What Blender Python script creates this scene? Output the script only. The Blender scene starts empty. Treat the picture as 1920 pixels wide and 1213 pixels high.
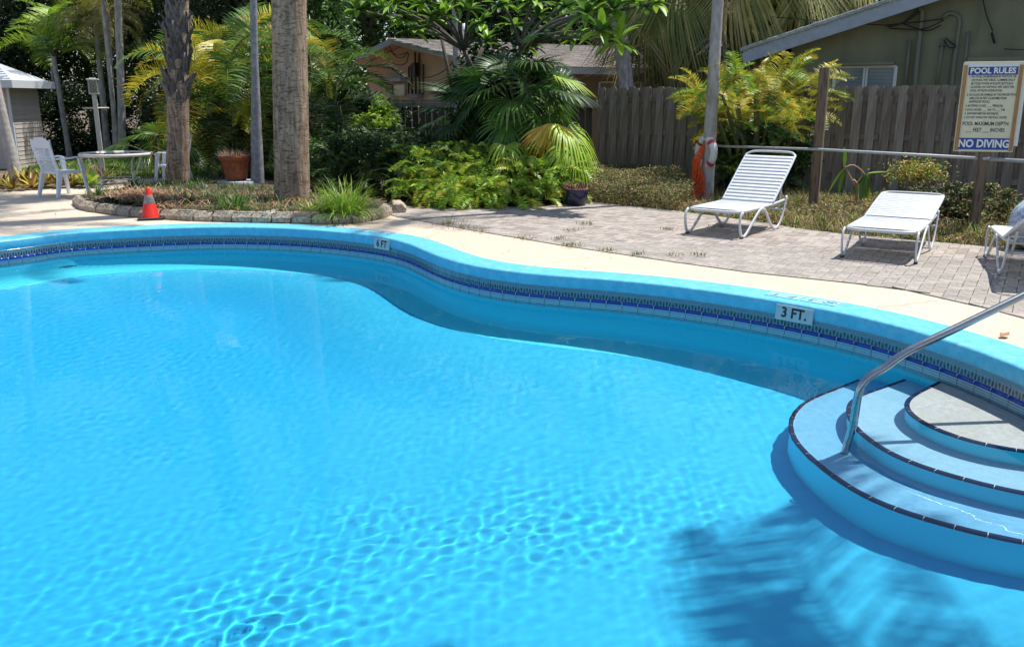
import bpy, bmesh, math, random
import numpy as np
from mathutils import Vector, Matrix, Quaternion, geometry
R = math.radians
random.seed(7); RNG = np.random.default_rng(7)
sc = bpy.context.scene
COL = sc.collection
# ------------------------------------------------------------------ camera, sky, sun, exposure
CAM_H, PITCH, FPX = 1.60, R(14.3), 1643.0
cam_d = bpy.data.cameras.new('camera'); cam = bpy.data.objects.new('camera', cam_d); COL.objects.link(cam)
cam.location = (0, 0, CAM_H); cam.rotation_euler = (R(90) - PITCH, 0, 0)
cam_d.sensor_width = 36; cam_d.lens = 36 * FPX / 1920; cam_d.clip_end = 600; cam_d.clip_start = .05
sc.camera = cam
SUN_DIR = Vector((.40, .21, 1.0)).normalized()
W = bpy.data.worlds.new('World'); sc.world = W; W.use_nodes = True
wn = W.node_tree; bg = wn.nodes['Background']
sky = wn.nodes.new('ShaderNodeTexSky'); sky.sky_type = 'NISHITA'; sky.sun_disc = False
sky.sun_elevation = math.asin(SUN_DIR.z); sky.sun_rotation = math.atan2(SUN_DIR.x, SUN_DIR.y)
wn.links.new(sky.outputs[0], bg.inputs[0]); bg.inputs[1].default_value = .13
sun_d = bpy.data.lights.new('sun', 'SUN'); sun_d.energy = 5.0; sun_d.angle = R(.53); sun_d.color = (1, .955, .88)
sun = bpy.data.objects.new('sun', sun_d); COL.objects.link(sun)
sun.rotation_euler = SUN_DIR.to_track_quat('Z', 'Y').to_euler(); sun.location = (20, 6, 40)
sun_d.cycles.is_caustics_light = True
vs = sc.view_settings
sc.display_settings.display_device = 'sRGB'
vs.view_transform = 'Standard'; vs.look = 'None'; vs.gamma = 1; vs.use_curve_mapping = False; vs.exposure = .40
cy = sc.cycles
cy.max_bounces = 12; cy.transmission_bounces = 8; cy.transparent_max_bounces = 12; cy.diffuse_bounces = 5
cy.use_denoising = True; cy.caustics_reflective = False

# ------------------------------------------------------------------ helpers
CP, SP = math.cos(PITCH), math.sin(PITCH)
def ray(px, py):
    u, v = (px - 960) / FPX, (606.5 - py) / FPX
    return Vector((u, CP + v * SP, -SP + v * CP)).normalized()
def G(px, py, z=0.0):
    "real point where the sight line of a photo pixel meets the level plane z"
    d = ray(px, py); t = (z - CAM_H) / d.z
    return Vector((d.x * t, d.y * t, z))
WZ = -.29                                    # water level
def GW(px, py, z):
    "same, below the water level, with refraction"
    d = ray(px, py); p = G(px, py, WZ); k = 1 / 1.333
    c = -d.z; s2 = k * k * (1 - c * c); t = Vector((d.x * k, d.y * k, -math.sqrt(1 - s2)))
    return p + t * ((z - WZ) / t.z)
def AT(px, py, Y):
    "point on the sight line at distance Y along the ground (world y)"
    d = ray(px, py); t = Y / d.y
    return Vector((0, 0, CAM_H)) + d * t
def link(o, parent=None):
    COL.objects.link(o)
    if parent is not None: o.parent = parent
    return o
def tag(o, label=None, cat=None, group=None, kind=None):
    if label: o['label'] = label
    if cat: o['category'] = cat
    if group: o['group'] = group
    if kind: o['kind'] = kind
    return o
def empty(name, loc=(0, 0, 0), rz=0, label=None, cat=None, group=None, kind=None):
    o = bpy.data.objects.new(name, None); COL.objects.link(o)
    o.location = loc; o.rotation_euler = (0, 0, rz); o.empty_display_size = .1
    return tag(o, label, cat, group, kind)
def mesh_obj(name, me, parent=None, loc=None, rot=None):
    o = bpy.data.objects.new(name, me); link(o, parent)
    if loc is not None: o.location = loc
    if rot is not None: o.rotation_euler = rot
    return o
def np_mesh(name, V, F, mat, smooth=False, matidx=None, uv=None):
    "mesh from numpy arrays; F is an (n,3) or (n,4) array"
    V = np.asarray(V, dtype=np.float32); F = np.asarray(F, dtype=np.int32); k = F.shape[1]
    me = bpy.data.meshes.new(name)
    me.vertices.add(len(V)); me.vertices.foreach_set('co', V.ravel())
    me.loops.add(F.size); me.loops.foreach_set('vertex_index', F.ravel())
    me.polygons.add(len(F)); me.polygons.foreach_set('loop_start', np.arange(0, F.size, k, dtype=np.int32))
    me.polygons.foreach_set('loop_total', np.full(len(F), k, dtype=np.int32))
    for m in (mat if isinstance(mat, (list, tuple)) else [mat]): me.materials.append(m)
    if matidx is not None: me.polygons.foreach_set('material_index', np.asarray(matidx, dtype=np.int32))
    me.polygons.foreach_set('use_smooth', np.full(len(F), smooth))
    if uv is not None:
        l = me.uv_layers.new(name='UVMap'); l.data.foreach_set('uv', np.asarray(uv, dtype=np.float32)[F.ravel()].ravel())
    me.update(); me.validate(); return me
class MB:
    "collects verts and faces, then builds one mesh"
    def __init__(s): s.v = []; s.f = []; s.sm = []; s.mi = []
    def add(s, vs, fs, smooth=False, mi=0):
        n = len(s.v); s.v += [tuple(p) for p in vs]
        for f in fs: s.f.append([n + i for i in f]); s.sm.append(smooth); s.mi.append(mi)
        return s
    def box(s, c, size, M=None, mi=0, bev=0):
        x, y, z = [q / 2 for q in size]
        if bev:
            bm = bmesh.new(); bmesh.ops.create_cube(bm, size=1)
            bmesh.ops.scale(bm, vec=size, verts=bm.verts)
            bmesh.ops.bevel(bm, geom=bm.edges[:], offset=bev, segments=1, affect='EDGES', profile=.5)
            bm.verts.index_update()
            vs = [v.co.copy() for v in bm.verts]; fs = [[v.index for v in f.verts] for f in bm.faces]; bm.free()
        else:
            vs = [Vector((a, b, d)) for a in (-x, x) for b in (-y, y) for d in (-z, z)]
            fs = [(0, 1, 3, 2), (4, 6, 7, 5), (0, 4, 5, 1), (2, 3, 7, 6), (0, 2, 6, 4), (1, 5, 7, 3)]
        c = Vector(c)
        vs = [(M @ (v) if M is not None else v) + c for v in vs]
        return s.add(vs, fs, False, mi)
    def bar(s, a, b, w, h=None, up=(0, 0, 1), mi=0, bev=0):
        "box between two points, w wide, h high"
        a, b = Vector(a), Vector(b); h = w if h is None else h; d = b - a; L = d.length; y = d.normalized()
        up = Vector(up); x = y.cross(up)
        if x.length < 1e-4: x = y.cross(Vector((1, 0, 0)))
        x.normalize(); z = x.cross(y)
        M = Matrix((x, y, z)).transposed()
        return s.box((a + b) / 2, (w, L, h), M, mi, bev)
    def tube(s, pts, r, n=8, cap=True, mi=0, smooth=True, flat=None):
        "tube along points; r a number or a list; flat=(sx,sz) makes an oval section"
        pts = [Vector(p) for p in pts]; m = len(pts)
        rs = [r] * m if isinstance(r, (int, float)) else list(r)
        vs = []; nrm = None
        for i, p in enumerate(pts):
            t = (pts[min(i + 1, m - 1)] - pts[max(i - 1, 0)]).normalized()
            if nrm is None:
                nrm = t.cross(Vector((0, 0, 1)))
                if nrm.length < .05: nrm = t.cross(Vector((0, 1, 0)))
                nrm.normalize()
            else:
                nrm = (nrm - t * nrm.dot(t)).normalized()
            bn = t.cross(nrm)
            for k in range(n):
                a = 2 * math.pi * k / n; q = (flat or (1, 1))
                vs.append(p + (nrm * math.cos(a) * q[0] + bn * math.sin(a) * q[1]) * rs[i])
        fs = [(i * n + k, i * n + (k + 1) % n, (i + 1) * n + (k + 1) % n, (i + 1) * n + k) for i in range(m - 1) for k in range(n)]
        if cap: fs += [tuple(range(n))[::-1], tuple(range((m - 1) * n, m * n))]
        return s.add(vs, fs, smooth, mi)
    def lathe(s, prof, n=24, c=(0, 0, 0), mi=0, smooth=True, sq=None):
        vs = []; fs = []
        for (r, z) in prof:
            for k in range(n):
                a = 2 * math.pi * k / n
                vs.append(Vector((r * math.cos(a), r * math.sin(a), z)) + Vector(c))
        for i in range(len(prof) - 1):
            for k in range(n):
                fs.append((i * n + k, i * n + (k + 1) % n, (i + 1) * n + (k + 1) % n, (i + 1) * n + k))
        return s.add(vs, fs, smooth, mi)
    def prism(s, poly, z0, z1, mi=0):
        "vertical prism over a plan outline"
        n = len(poly)
        vs = [Vector((p[0], p[1], z0)) for p in poly] + [Vector((p[0], p[1], z1)) for p in poly]
        fs = [tuple(range(n))[::-1], tuple(range(n, 2 * n))] + [(i, (i + 1) % n, n + (i + 1) % n, n + i) for i in range(n)]
        return s.add(vs, fs, False, mi)
    def mesh(s, name, mats):
        me = bpy.data.meshes.new(name); me.from_pydata([tuple(v) for v in s.v], [], s.f)
        for m in (mats if isinstance(mats, (list, tuple)) else [mats]): me.materials.append(m)
        me.polygons.foreach_set('use_smooth', s.sm); me.polygons.foreach_set('material_index', s.mi)
        me.update(); return me
    def build(s, name, mats, parent=None, loc=None, rot=None):
        return mesh_obj(name, s.mesh(name, mats), parent, loc, rot)
def copy_tree(o, parent=None):
    c = o.copy(); COL.objects.link(c); c.parent = parent
    for ch in list(o.children): copy_tree(ch, c)
    return c
def smooth_curve(P, closed=False, step=.05):
    "Catmull-Rom through points (2D or 3D), resampled evenly"
    P = np.array([list(p) for p in P], float); n = len(P); out = []
    rng_ = range(n) if closed else range(n - 1)
    for i in rng_:
        if closed: p0, p1, p2, p3 = P[(i - 1) % n], P[i], P[(i + 1) % n], P[(i + 2) % n]
        else: p0, p1, p2, p3 = P[max(i - 1, 0)], P[i], P[i + 1], P[min(i + 2, n - 1)]
        for t in np.linspace(0, 1, 24, endpoint=False):
            out.append(.5 * ((2 * p1) + (-p0 + p2) * t + (2 * p0 - 5 * p1 + 4 * p2 - p3) * t * t + (-p0 + 3 * p1 - 3 * p2 + p3) * t ** 3))
    if closed: out.append(out[0])
    else: out.append(P[-1])
    out = np.array(out); d = np.r_[0, np.cumsum(np.linalg.norm(np.diff(out, axis=0), axis=1))]
    m = max(2, int(round(d[-1] / step))); s = np.linspace(0, d[-1], m + 1)
    if closed: s = s[:-1]
    return np.stack([np.interp(s, d, out[:, k]) for k in range(out.shape[1])], 1)
def inside(poly, x, y):
    "vectorised point in polygon"
    x = np.asarray(x, float); y = np.asarray(y, float); r = np.zeros(x.shape, bool); n = len(poly); j = n - 1
    for i in range(n):
        xi, yi, xj, yj = poly[i][0], poly[i][1], poly[j][0], poly[j][1]
        if yi != yj:
            c = ((yi > y) != (yj > y)) & (x < (xj - xi) * (y - yi) / (yj - yi) + xi); r ^= c
        j = i
    return r
def vnoise(x, y, seed=0):
    "value noise, numpy"
    xi = np.floor(x).astype(int); yi = np.floor(y).astype(int); xf = x - xi; yf = y - yi
    def h(a, b):
        n = (a * 374761393 + b * 668265263 + seed * 1442695041) & 0x7fffffff
        n = ((n ^ (n >> 13)) * 1274126177) & 0x7fffffff
        return ((n ^ (n >> 16)) & 0xffff) / 65535.
    u = xf * xf * (3 - 2 * xf); v = yf * yf * (3 - 2 * yf)
    return (h(xi, yi) * (1 - u) + h(xi + 1, yi) * u) * (1 - v) + (h(xi, yi + 1) * (1 - u) + h(xi + 1, yi + 1) * u) * v

# ------------------------------------------------------------------ materials
def _sock(b, names):
    for n in names:
        if n in b.inputs: return b.inputs[n]
def mat(name, col=(.5, .5, .5), rough=.7, var=None, scale=8, bump=0, bscale=40, metal=0, spec=None, trans=0, detail=4,
        var2=None, scale2=1.5, stretch=None, coords='Object', sheen=0, rnd=0, bdist=.01):
    """principled with noise colour between col and var, a second slow noise towards var2, bump, per object brightness spread rnd"""
    m = bpy.data.materials.new(name); m.use_nodes = True; nt = m.node_tree; N = nt.nodes; L = nt.links
    b = N['Principled BSDF']; b.inputs['Roughness'].default_value = rough; b.inputs['Metallic'].default_value = metal
    if spec is not None: b.inputs['Specular IOR Level'].default_value = spec
    tc = N.new('ShaderNodeTexCoord'); src = tc.outputs[coords]
    if stretch:
        mp = N.new('ShaderNodeMapping'); mp.inputs['Scale'].default_value = stretch; L.new(src, mp.inputs[0]); src = mp.outputs[0]
    cur = None
    def mix(fac, a, c):
        x = N.new('ShaderNodeMix'); x.data_type = 'RGBA'
        if isinstance(fac, float): x.inputs[0].default_value = fac
        else: L.new(fac, x.inputs[0])
        for s, v in ((x.inputs[6], a), (x.inputs[7], c)):
            if isinstance(v, tuple): s.default_value = (*v[:3], 1)
            else: L.new(v, s)
        return x.outputs[2]
    def noise(sc_, det=4, lo=.35, hi=.65):
        t = N.new('ShaderNodeTexNoise'); t.inputs['Scale'].default_value = sc_; t.inputs['Detail'].default_value = det; L.new(src, t.inputs[0])
        r = N.new('ShaderNodeMapRange'); r.inputs[1].default_value = lo; r.inputs[2].default_value = hi; L.new(t.outputs[0], r.inputs[0])
        return r.outputs[0]
    cur = tuple(col)
    if var is not None: cur = mix(noise(scale, detail), cur, tuple(var))
    if var2 is not None: cur = mix(noise(scale2, 3), cur, tuple(var2))
    if rnd:
        oi = N.new('ShaderNodeObjectInfo'); mr = N.new('ShaderNodeMapRange'); mr.inputs[3].default_value = 1 - rnd; mr.inputs[4].default_value = 1 + rnd
        L.new(oi.outputs['Random'], mr.inputs[0]); hs = N.new('ShaderNodeHueSaturation'); L.new(mr.outputs[0], hs.inputs['Value'])
        if isinstance(cur, tuple): hs.inputs['Color'].default_value = (*cur, 1)
        else: L.new(cur, hs.inputs['Color'])
        cur = hs.outputs[0]
    if isinstance(cur, tuple): b.inputs['Base Color'].default_value = (*cur, 1)
    else: L.new(cur, b.inputs['Base Color'])
    if bump:
        t = N.new('ShaderNodeTexNoise'); t.inputs['Scale'].default_value = bscale; t.inputs['Detail'].default_value = 5; L.new(src, t.inputs[0])
        bp = N.new('ShaderNodeBump'); bp.inputs['Strength'].default_value = bump; bp.inputs['Distance'].default_value = bdist
        L.new(t.outputs[0], bp.inputs['Height']); L.new(bp.outputs[0], b.inputs['Normal'])
    if trans:
        tr = N.new('ShaderNodeBsdfTranslucent')
        if isinstance(cur, tuple): tr.inputs[0].default_value = (*cur, 1)
        else: L.new(cur, tr.inputs[0])
        mx = N.new('ShaderNodeMixShader'); mx.inputs[0].default_value = trans
        L.new(b.outputs[0], mx.inputs[1]); L.new(tr.outputs[0], mx.inputs[2]); L.new(mx.outputs[0], N['Material Output'].inputs[0])
    return m

def specks(m, scale, lo, hi, col, fac=1.0, det=3, stretch=None):
    "mix small worn or dirty spots into a material's base colour"
    nt = m.node_tree; b = nt.nodes['Principled BSDF']; inp = b.inputs['Base Color']
    t = nt.nodes.new('ShaderNodeTexNoise'); t.inputs['Scale'].default_value = scale; t.inputs['Detail'].default_value = det
    tc = nt.nodes.new('ShaderNodeTexCoord'); mp = nt.nodes.new('ShaderNodeMapping'); nt.links.new(tc.outputs['Object'], mp.inputs[0]); nt.links.new(mp.outputs[0], t.inputs[0])
    if stretch: mp.inputs['Scale'].default_value = stretch
    r = nt.nodes.new('ShaderNodeMapRange'); r.inputs[1].default_value = lo; r.inputs[2].default_value = hi; r.inputs[4].default_value = fac; nt.links.new(t.outputs[0], r.inputs[0])
    x = nt.nodes.new('ShaderNodeMix'); x.data_type = 'RGBA'; nt.links.new(r.outputs[0], x.inputs[0]); x.inputs[7].default_value = (*col, 1)
    if inp.links: nt.links.new(inp.links[0].from_socket, x.inputs[6])
    else: x.inputs[6].default_value = inp.default_value
    nt.links.new(x.outputs[2], inp); return m
# ------------------------------------------------------------------ pool outline (outer edge of the coping)
OUT_PX = [(0, 445), (83, 433), (160, 428), (240, 423.8), (312, 420.8), (396, 418.4), (460, 418.4), (526, 419.6), (599, 422.7), (672, 428.5), (722, 433.5),
          (763, 439), (797, 446), (826, 455), (857, 468), (885, 478.5), (915, 486.5), (951, 493.5), (992, 499), (1050, 504), (1123, 508.5), (1207, 515), (1290, 523.6),
          (1373, 534), (1440, 543.5), (1527, 557), (1620, 573), (1704, 591), (1788, 612), (1872, 636.5), (1920, 652)]
_P = [G(x, y) for x, y in OUT_PX]
_P += [Vector(p) for p in ((3.50, 5.2, 0), (3.53, 4.6, 0), (3.50, 3.8, 0), (3.38, 2.8, 0), (3.0, 1.75, 0), (2.2, 1.05, 0), (.8, .68, 0), (-1, .62, 0), (-4, .75, 0), (-6.6, 1.6, 0),
                         (-8.4, 3.4, 0), (-9.0, 5.8, 0), (-8.5, 8.0, 0), (-7.4, 9.4, 0))]
OUTER = smooth_curve([(p.x, p.y) for p in _P], True, .05)
_k = np.ones(9) / 9.
for _ in range(5):
    OUTER = np.stack([np.convolve(np.r_[OUTER[-4:, i], OUTER[:, i], OUTER[:4, i]], _k, 'valid') for i in (0, 1)], 1)
_area = .5 * np.sum(OUTER[:, 0] * np.roll(OUTER[:, 1], -1) - np.roll(OUTER[:, 0], -1) * OUTER[:, 1])
if _area < 0: OUTER = OUTER[::-1].copy()
_t = np.roll(OUTER, -3, 0) - np.roll(OUTER, 3, 0); _t /= np.linalg.norm(_t, axis=1)[:, None]
for _ in range(6): _t = (np.roll(_t, 1, 0) + 2 * _t + np.roll(_t, -1, 0)) / 4; 
_t /= np.linalg.norm(_t, axis=1)[:, None]
INW = np.stack([-_t[:, 1], _t[:, 0]], 1)          # inward normal (counter-clockwise outline)
NP = len(OUTER)
def off(d): return OUTER + INW * d
def sweep(prof, name, m, parent=None, smooth=True, i0=None, i1=None):
    "sweep a (inward offset, z) profile round the whole outline"
    K = len(prof); V = np.zeros((NP, K, 3))
    for k, (d, z) in enumerate(prof): V[:, k, :2] = off(d); V[:, k, 2] = z
    i = np.arange(NP)[:, None] * K; j = ((np.arange(NP) + 1) % NP)[:, None] * K; k = np.arange(K - 1)[None, :]
    F = np.stack([i + k, j + k, j + k + 1, i + k + 1], -1).reshape(-1, 4)[:, ::-1]
    return mesh_obj(name, np_mesh(name, V.reshape(-1, 3), F, m, smooth), parent)
LIP = .345; WALL = .33
M_coping = mat('blue_coping_paint', (.13, .49, .66), .4, var=(.17, .55, .72), scale=3, bump=.3, bscale=50, var2=(.10, .45, .62), scale2=14)
pool = empty('swimming_pool', (0, 0, 0), kind='structure')
def rag(z): return z
cop = sweep([(-.02, -.1), (0, .0), (.03, .006), (LIP - .075, .008), (LIP - .03, .004), (LIP - .012, -.001), (LIP - .004, -.007), (LIP, -.015), (LIP + .0005, -.017), (LIP - .001, -.06), (LIP - .006, -.104), (LIP - .008, -.108), (WALL + .004, -.118), (WALL - .03, -.12)],
            'coping', M_coping, pool)
specks(M_coping, 70, .66, .72, (.05, .22, .28), .8); specks(M_coping, 9, .60, .75, (.30, .58, .64), .5); specks(M_coping, 260, .66, .74, (.45, .66, .70), .6)
# underwater shell
M_shell = mat('shade_lifted_wall_paint', (.08, .82, .98), .8, var=(.09, .84, .98), scale=2.2, var2=(.07, .79, .97), scale2=.6, bump=.1, bscale=30)  # wall colour lightened above the floor's to offset the shade on it
M_floor = mat('depth_tinted_floor_paint', (.03, .55, .87), .8, var=(.04, .58, .89), scale=2.2, bump=.1, bscale=30, var2=(.025, .52, .85), scale2=9)
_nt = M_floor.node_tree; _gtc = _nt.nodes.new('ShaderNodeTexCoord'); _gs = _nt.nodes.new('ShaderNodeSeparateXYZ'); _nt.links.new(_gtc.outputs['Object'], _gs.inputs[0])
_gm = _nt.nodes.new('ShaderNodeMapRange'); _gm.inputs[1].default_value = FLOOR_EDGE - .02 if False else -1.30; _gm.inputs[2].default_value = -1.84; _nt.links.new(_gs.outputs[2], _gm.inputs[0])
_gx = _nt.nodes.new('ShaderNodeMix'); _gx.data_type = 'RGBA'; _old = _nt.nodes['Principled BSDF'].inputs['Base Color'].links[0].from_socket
_nt.links.new(_gm.outputs[0], _gx.inputs[0]); _nt.links.new(_old, _gx.inputs[6]); _gx.inputs[7].default_value = (.010, .46, .85, 1); _nt.links.new(_gx.outputs[2], _nt.nodes['Principled BSDF'].inputs['Base Color'])  # bluer with depth: light absorbed by deep water, put into the floor colour

FLOOR_EDGE = -1.27
from bisect import bisect
def floor_z(x, y):
    "pool floor: shallow at the steps, deeper to the left"
    t = np.clip((2.5 - x) / 6.0, 0, 1); t = t * t * (3 - 2 * t)
    return FLOOR_EDGE - .02 - .55 * t
sweep([(WALL - .012, -.11), (WALL - .012, -.44), (WALL + .0, -.46), (WALL + .01, FLOOR_EDGE + .30), (WALL + .04, FLOOR_EDGE + .20), (WALL + .11, FLOOR_EDGE + .10), (WALL + .21, FLOOR_EDGE + .035), (WALL + .32, FLOOR_EDGE + .008), (WALL + .42, FLOOR_EDGE)], 'wall', M_shell, pool)  # wide cove carries the lightened colour over the shaded strip at the wall foot
_fo = off(WALL + .42)
_g = .25
_xs, _ys = np.meshgrid(np.arange(-9.5, 7, _g), np.arange(0, 12.5, _g), indexing='ij')
_in = inside(off(WALL + .58), _xs, _ys)
_pts = [Vector(p) for p in _fo[::4]]; _nb = len(_pts); _pts += [Vector((a, b)) for a, b in zip(_xs[_in], _ys[_in])]
_r = geometry.delaunay_2d_cdt(_pts, [(i, (i + 1) % _nb) for i in range(_nb)], [], 1, 1e-5)
_v = np.array([[p.x, p.y] for p in _r[0]])
def edge_dist(v):
    d = np.full(len(v), 9.)
    for s in range(0, len(_fo), 6): d = np.minimum(d, np.hypot(v[:, 0] - _fo[s, 0], v[:, 1] - _fo[s, 1]))
    return d
_d = edge_dist(_v); _b = np.clip(_d / 1.6, 0, 1); _b = _b * _b * (3 - 2 * _b)
_z = FLOOR_EDGE * (1 - _b) + floor_z(_v[:, 0], _v[:, 1]) * _b; _z[_d < .12] = FLOOR_EDGE
_F = np.array([f for f in _r[2] if len(f) == 3])
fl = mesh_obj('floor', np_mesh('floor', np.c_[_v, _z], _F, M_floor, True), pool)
for o in pool.children:
    if o.name.startswith(('floor', 'wall')): o.cycles.is_caustics_receiver = True
# water: a real rippled surface; its depth tint sits in the floor and tread colours
def water_h(x, y):
    h = np.zeros_like(x)
    rs = np.random.default_rng(3)
    jets = [(G(600, 930, WZ), (.72), .8), (G(1120, 800, WZ), .62, .75), (G(830, 1010, WZ), .3, .9), (G(1400, 800, WZ), .22, .8), (G(900, 800, WZ), .28, .9)]
    amp = np.full_like(x, .14)
    for c, a, r in jets:
        d2 = (x - c.x) ** 2 + ((y - c.y)) ** 2; amp += a * np.exp(-d2 / (2 * (r * .42) ** 2))
    amp *= .45 + .7 * vnoise(x * 1.1 + 5, y * 1.1, 9) + .7 * vnoise(x * 3.1, y * 3.1, 19) ** 2
    amp *= 1 - .72 * np.exp(-(((x - 2.7) ** 2 + (y - 4.5) ** 2) / 1.5) ** 2)   # calmer water over the steps
    for i in range(60):
        lam = rs.uniform(.032, .15); k = 2 * math.pi / lam; a = rs.normal(2.2, .62) if i % 4 else rs.uniform(0, 2 * math.pi)
        wob = .6 * np.sin(x * rs.uniform(.5, 2) + y * rs.uniform(.5, 2) + rs.uniform(0, 6)) + 2.4 * vnoise(x * 2.6 + i, y * 2.6, i)
        g = .4 + 1.2 * vnoise(x * 1.7 + i * 3.1, y * 1.7, 40 + i)
        h += g * np.sin(k * (x * math.cos(a) + y * math.sin(a)) + rs.uniform(0, 6.3) + wob) * lam ** 1.25
    for i in range(14):
        lam = rs.uniform(.35, 1.1); k = 2 * math.pi / lam; a = rs.uniform(0, 2 * math.pi)
        h += 1.6 * np.sin(k * (x * math.cos(a) + y * math.sin(a)) + rs.uniform(0, 6.3)) * lam ** 1.1 * .14
    h *= amp * RIP
    for c, a, r in jets[:2]:
        d = np.hypot(x - c.x, y - c.y); h += .0003 * a * np.sin(d * 2 * math.pi / .09) * np.exp(-(d / (r * .6)) ** 2) * vnoise(x * 2.3, y * 2.3, 77)
    return h
RIP = .0015
_g = .0135
xa = np.arange(-9.6, 7.2, _g); 
# spacing follows the distance from the near edge: fine close to the viewer, coarser far away
ya = [0.6]
while ya[-1] < 12.3: ya.append(ya[-1] + .0105 + .0025 * max(0, ya[-1] - 2))
ya = np.array(ya); X, Y = np.meshgrid(xa, ya, indexing='ij')
keep = inside(off(WALL - .03), X, Y)
H = water_h(X, Y)
_wl = off(WALL - .008)[::2]; _dw = np.full(X.shape, 9.)
for _q in _wl: _dw = np.minimum(_dw, (X - _q[0]) ** 2 + (Y - _q[1]) ** 2)
H += .0045 * np.exp(-np.sqrt(_dw) / .028)
qk = keep[:-1, :-1] | keep[1:, :-1] | keep[:-1, 1:] | keep[1:, 1:]
idx = np.arange(X.size).reshape(X.shape)
F = np.stack([idx[:-1, :-1][qk], idx[1:, :-1][qk], idx[1:, 1:][qk], idx[:-1, 1:][qk]], 1)
used = np.zeros(X.size, bool); used[F.ravel()] = True; re = np.cumsum(used) - 1
V = np.stack([X.ravel(), Y.ravel(), (WZ + H).ravel()], 1)[used]; F = re[F]
m = bpy.data.materials.new('pool_water'); m.use_nodes = True; nt = m.node_tree; nt.nodes.clear()
mo = nt.nodes.new('ShaderNodeOutputMaterial'); rfr = nt.nodes.new('ShaderNodeBsdfRefraction'); rfr.inputs['IOR'].default_value = 1.333; rfr.inputs['Roughness'].default_value = 0; rfr.inputs['Color'].default_value = (.97, .995, 1, 1)
glo = nt.nodes.new('ShaderNodeBsdfGlossy'); glo.inputs['Roughness'].default_value = .0; fr_ = nt.nodes.new('ShaderNodeFresnel'); fr_.inputs[0].default_value = 1.333
fm = nt.nodes.new('ShaderNodeMath'); fm.operation = 'MULTIPLY'; fm.inputs[1].default_value = .6; nt.links.new(fr_.outputs[0], fm.inputs[0]); mx_ = nt.nodes.new('ShaderNodeMixShader'); nt.links.new(fm.outputs[0], mx_.inputs[0]); nt.links.new(rfr.outputs[0], mx_.inputs[1]); nt.links.new(glo.outputs[0], mx_.inputs[2]); nt.links.new(mx_.outputs[0], mo.inputs[0])
VOL = False
if VOL:
    va = nt.nodes.new('ShaderNodeVolumeAbsorption'); va.inputs[0].default_value = (.28, .86, 1, 1); va.inputs[1].default_value = .45
    nt.links.new(va.outputs[0], mo.inputs[1])
M_water = m
water = mesh_obj('pool_water', np_mesh('pool_water', V, F, M_water, True)); tag(water, kind='structure')
water.cycles.is_caustics_caster = True
# ------------------------------------------------------------------ node maths for printed tile patterns
class NM:
    def __init__(s, name):
        s.m = bpy.data.materials.new(name); s.m.use_nodes = True; s.nt = s.m.node_tree; s.b = s.nt.nodes['Principled BSDF']
        tc = s.nt.nodes.new('ShaderNodeTexCoord'); sp = s.nt.nodes.new('ShaderNodeSeparateXYZ'); s.tc = tc
        s.nt.links.new(tc.outputs['Object'], sp.inputs[0]); s.x, s.y, s.z = sp.outputs
    def f(s, op, a, b=None, c=None):
        n = s.nt.nodes.new('ShaderNodeMath'); n.operation = op
        for i, v in enumerate((a, b, c)):
            if v is None: continue
            if isinstance(v, (int, float)): n.inputs[i].default_value = v
            else: s.nt.links.new(v, n.inputs[i])
        return n.outputs[0]
    def mix(s, fac, a, b):
        x = s.nt.nodes.new('ShaderNodeMix'); x.data_type = 'RGBA'
        if isinstance(fac, (int, float)): x.inputs[0].default_value = fac
        else: s.nt.links.new(fac, x.inputs[0])
        for k, v in ((6, a), (7, b)):
            if isinstance(v, tuple): x.inputs[k].default_value = (*v, 1)
            else: s.nt.links.new(v, x.inputs[k])
        return x.outputs[2]
    def noise(s, scale, lo=.4, hi=.6, det=4, rndofs=False):
        t = s.nt.nodes.new('ShaderNodeTexNoise'); t.inputs['Scale'].default_value = scale; t.inputs['Detail'].default_value = det
        src = s.tc.outputs['Object']
        if rndofs:
            oi = s.nt.nodes.new('ShaderNodeObjectInfo'); va = s.nt.nodes.new('ShaderNodeVectorMath'); va.operation = 'ADD'
            s.nt.links.new(src, va.inputs[0]); s.nt.links.new(oi.outputs['Location'], va.inputs[1]); src = va.outputs[0]
        s.nt.links.new(src, t.inputs[0])
        r = s.nt.nodes.new('ShaderNodeMapRange'); r.inputs[1].default_value = lo; r.inputs[2].default_value = hi; s.nt.links.new(t.outputs[0], r.inputs[0]); return r.outputs[0]
    def band(s, v, c, w):   # 1 where |v-c|<w
        return s.f('LESS_THAN', s.f('ABSOLUTE', s.f('SUBTRACT', v, c)), w)
    def done(s, col, rough=.3):
        s.nt.links.new(col, s.b.inputs['Base Color']); s.b.inputs['Roughness'].default_value = rough; return s.m
TL = .1524
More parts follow.
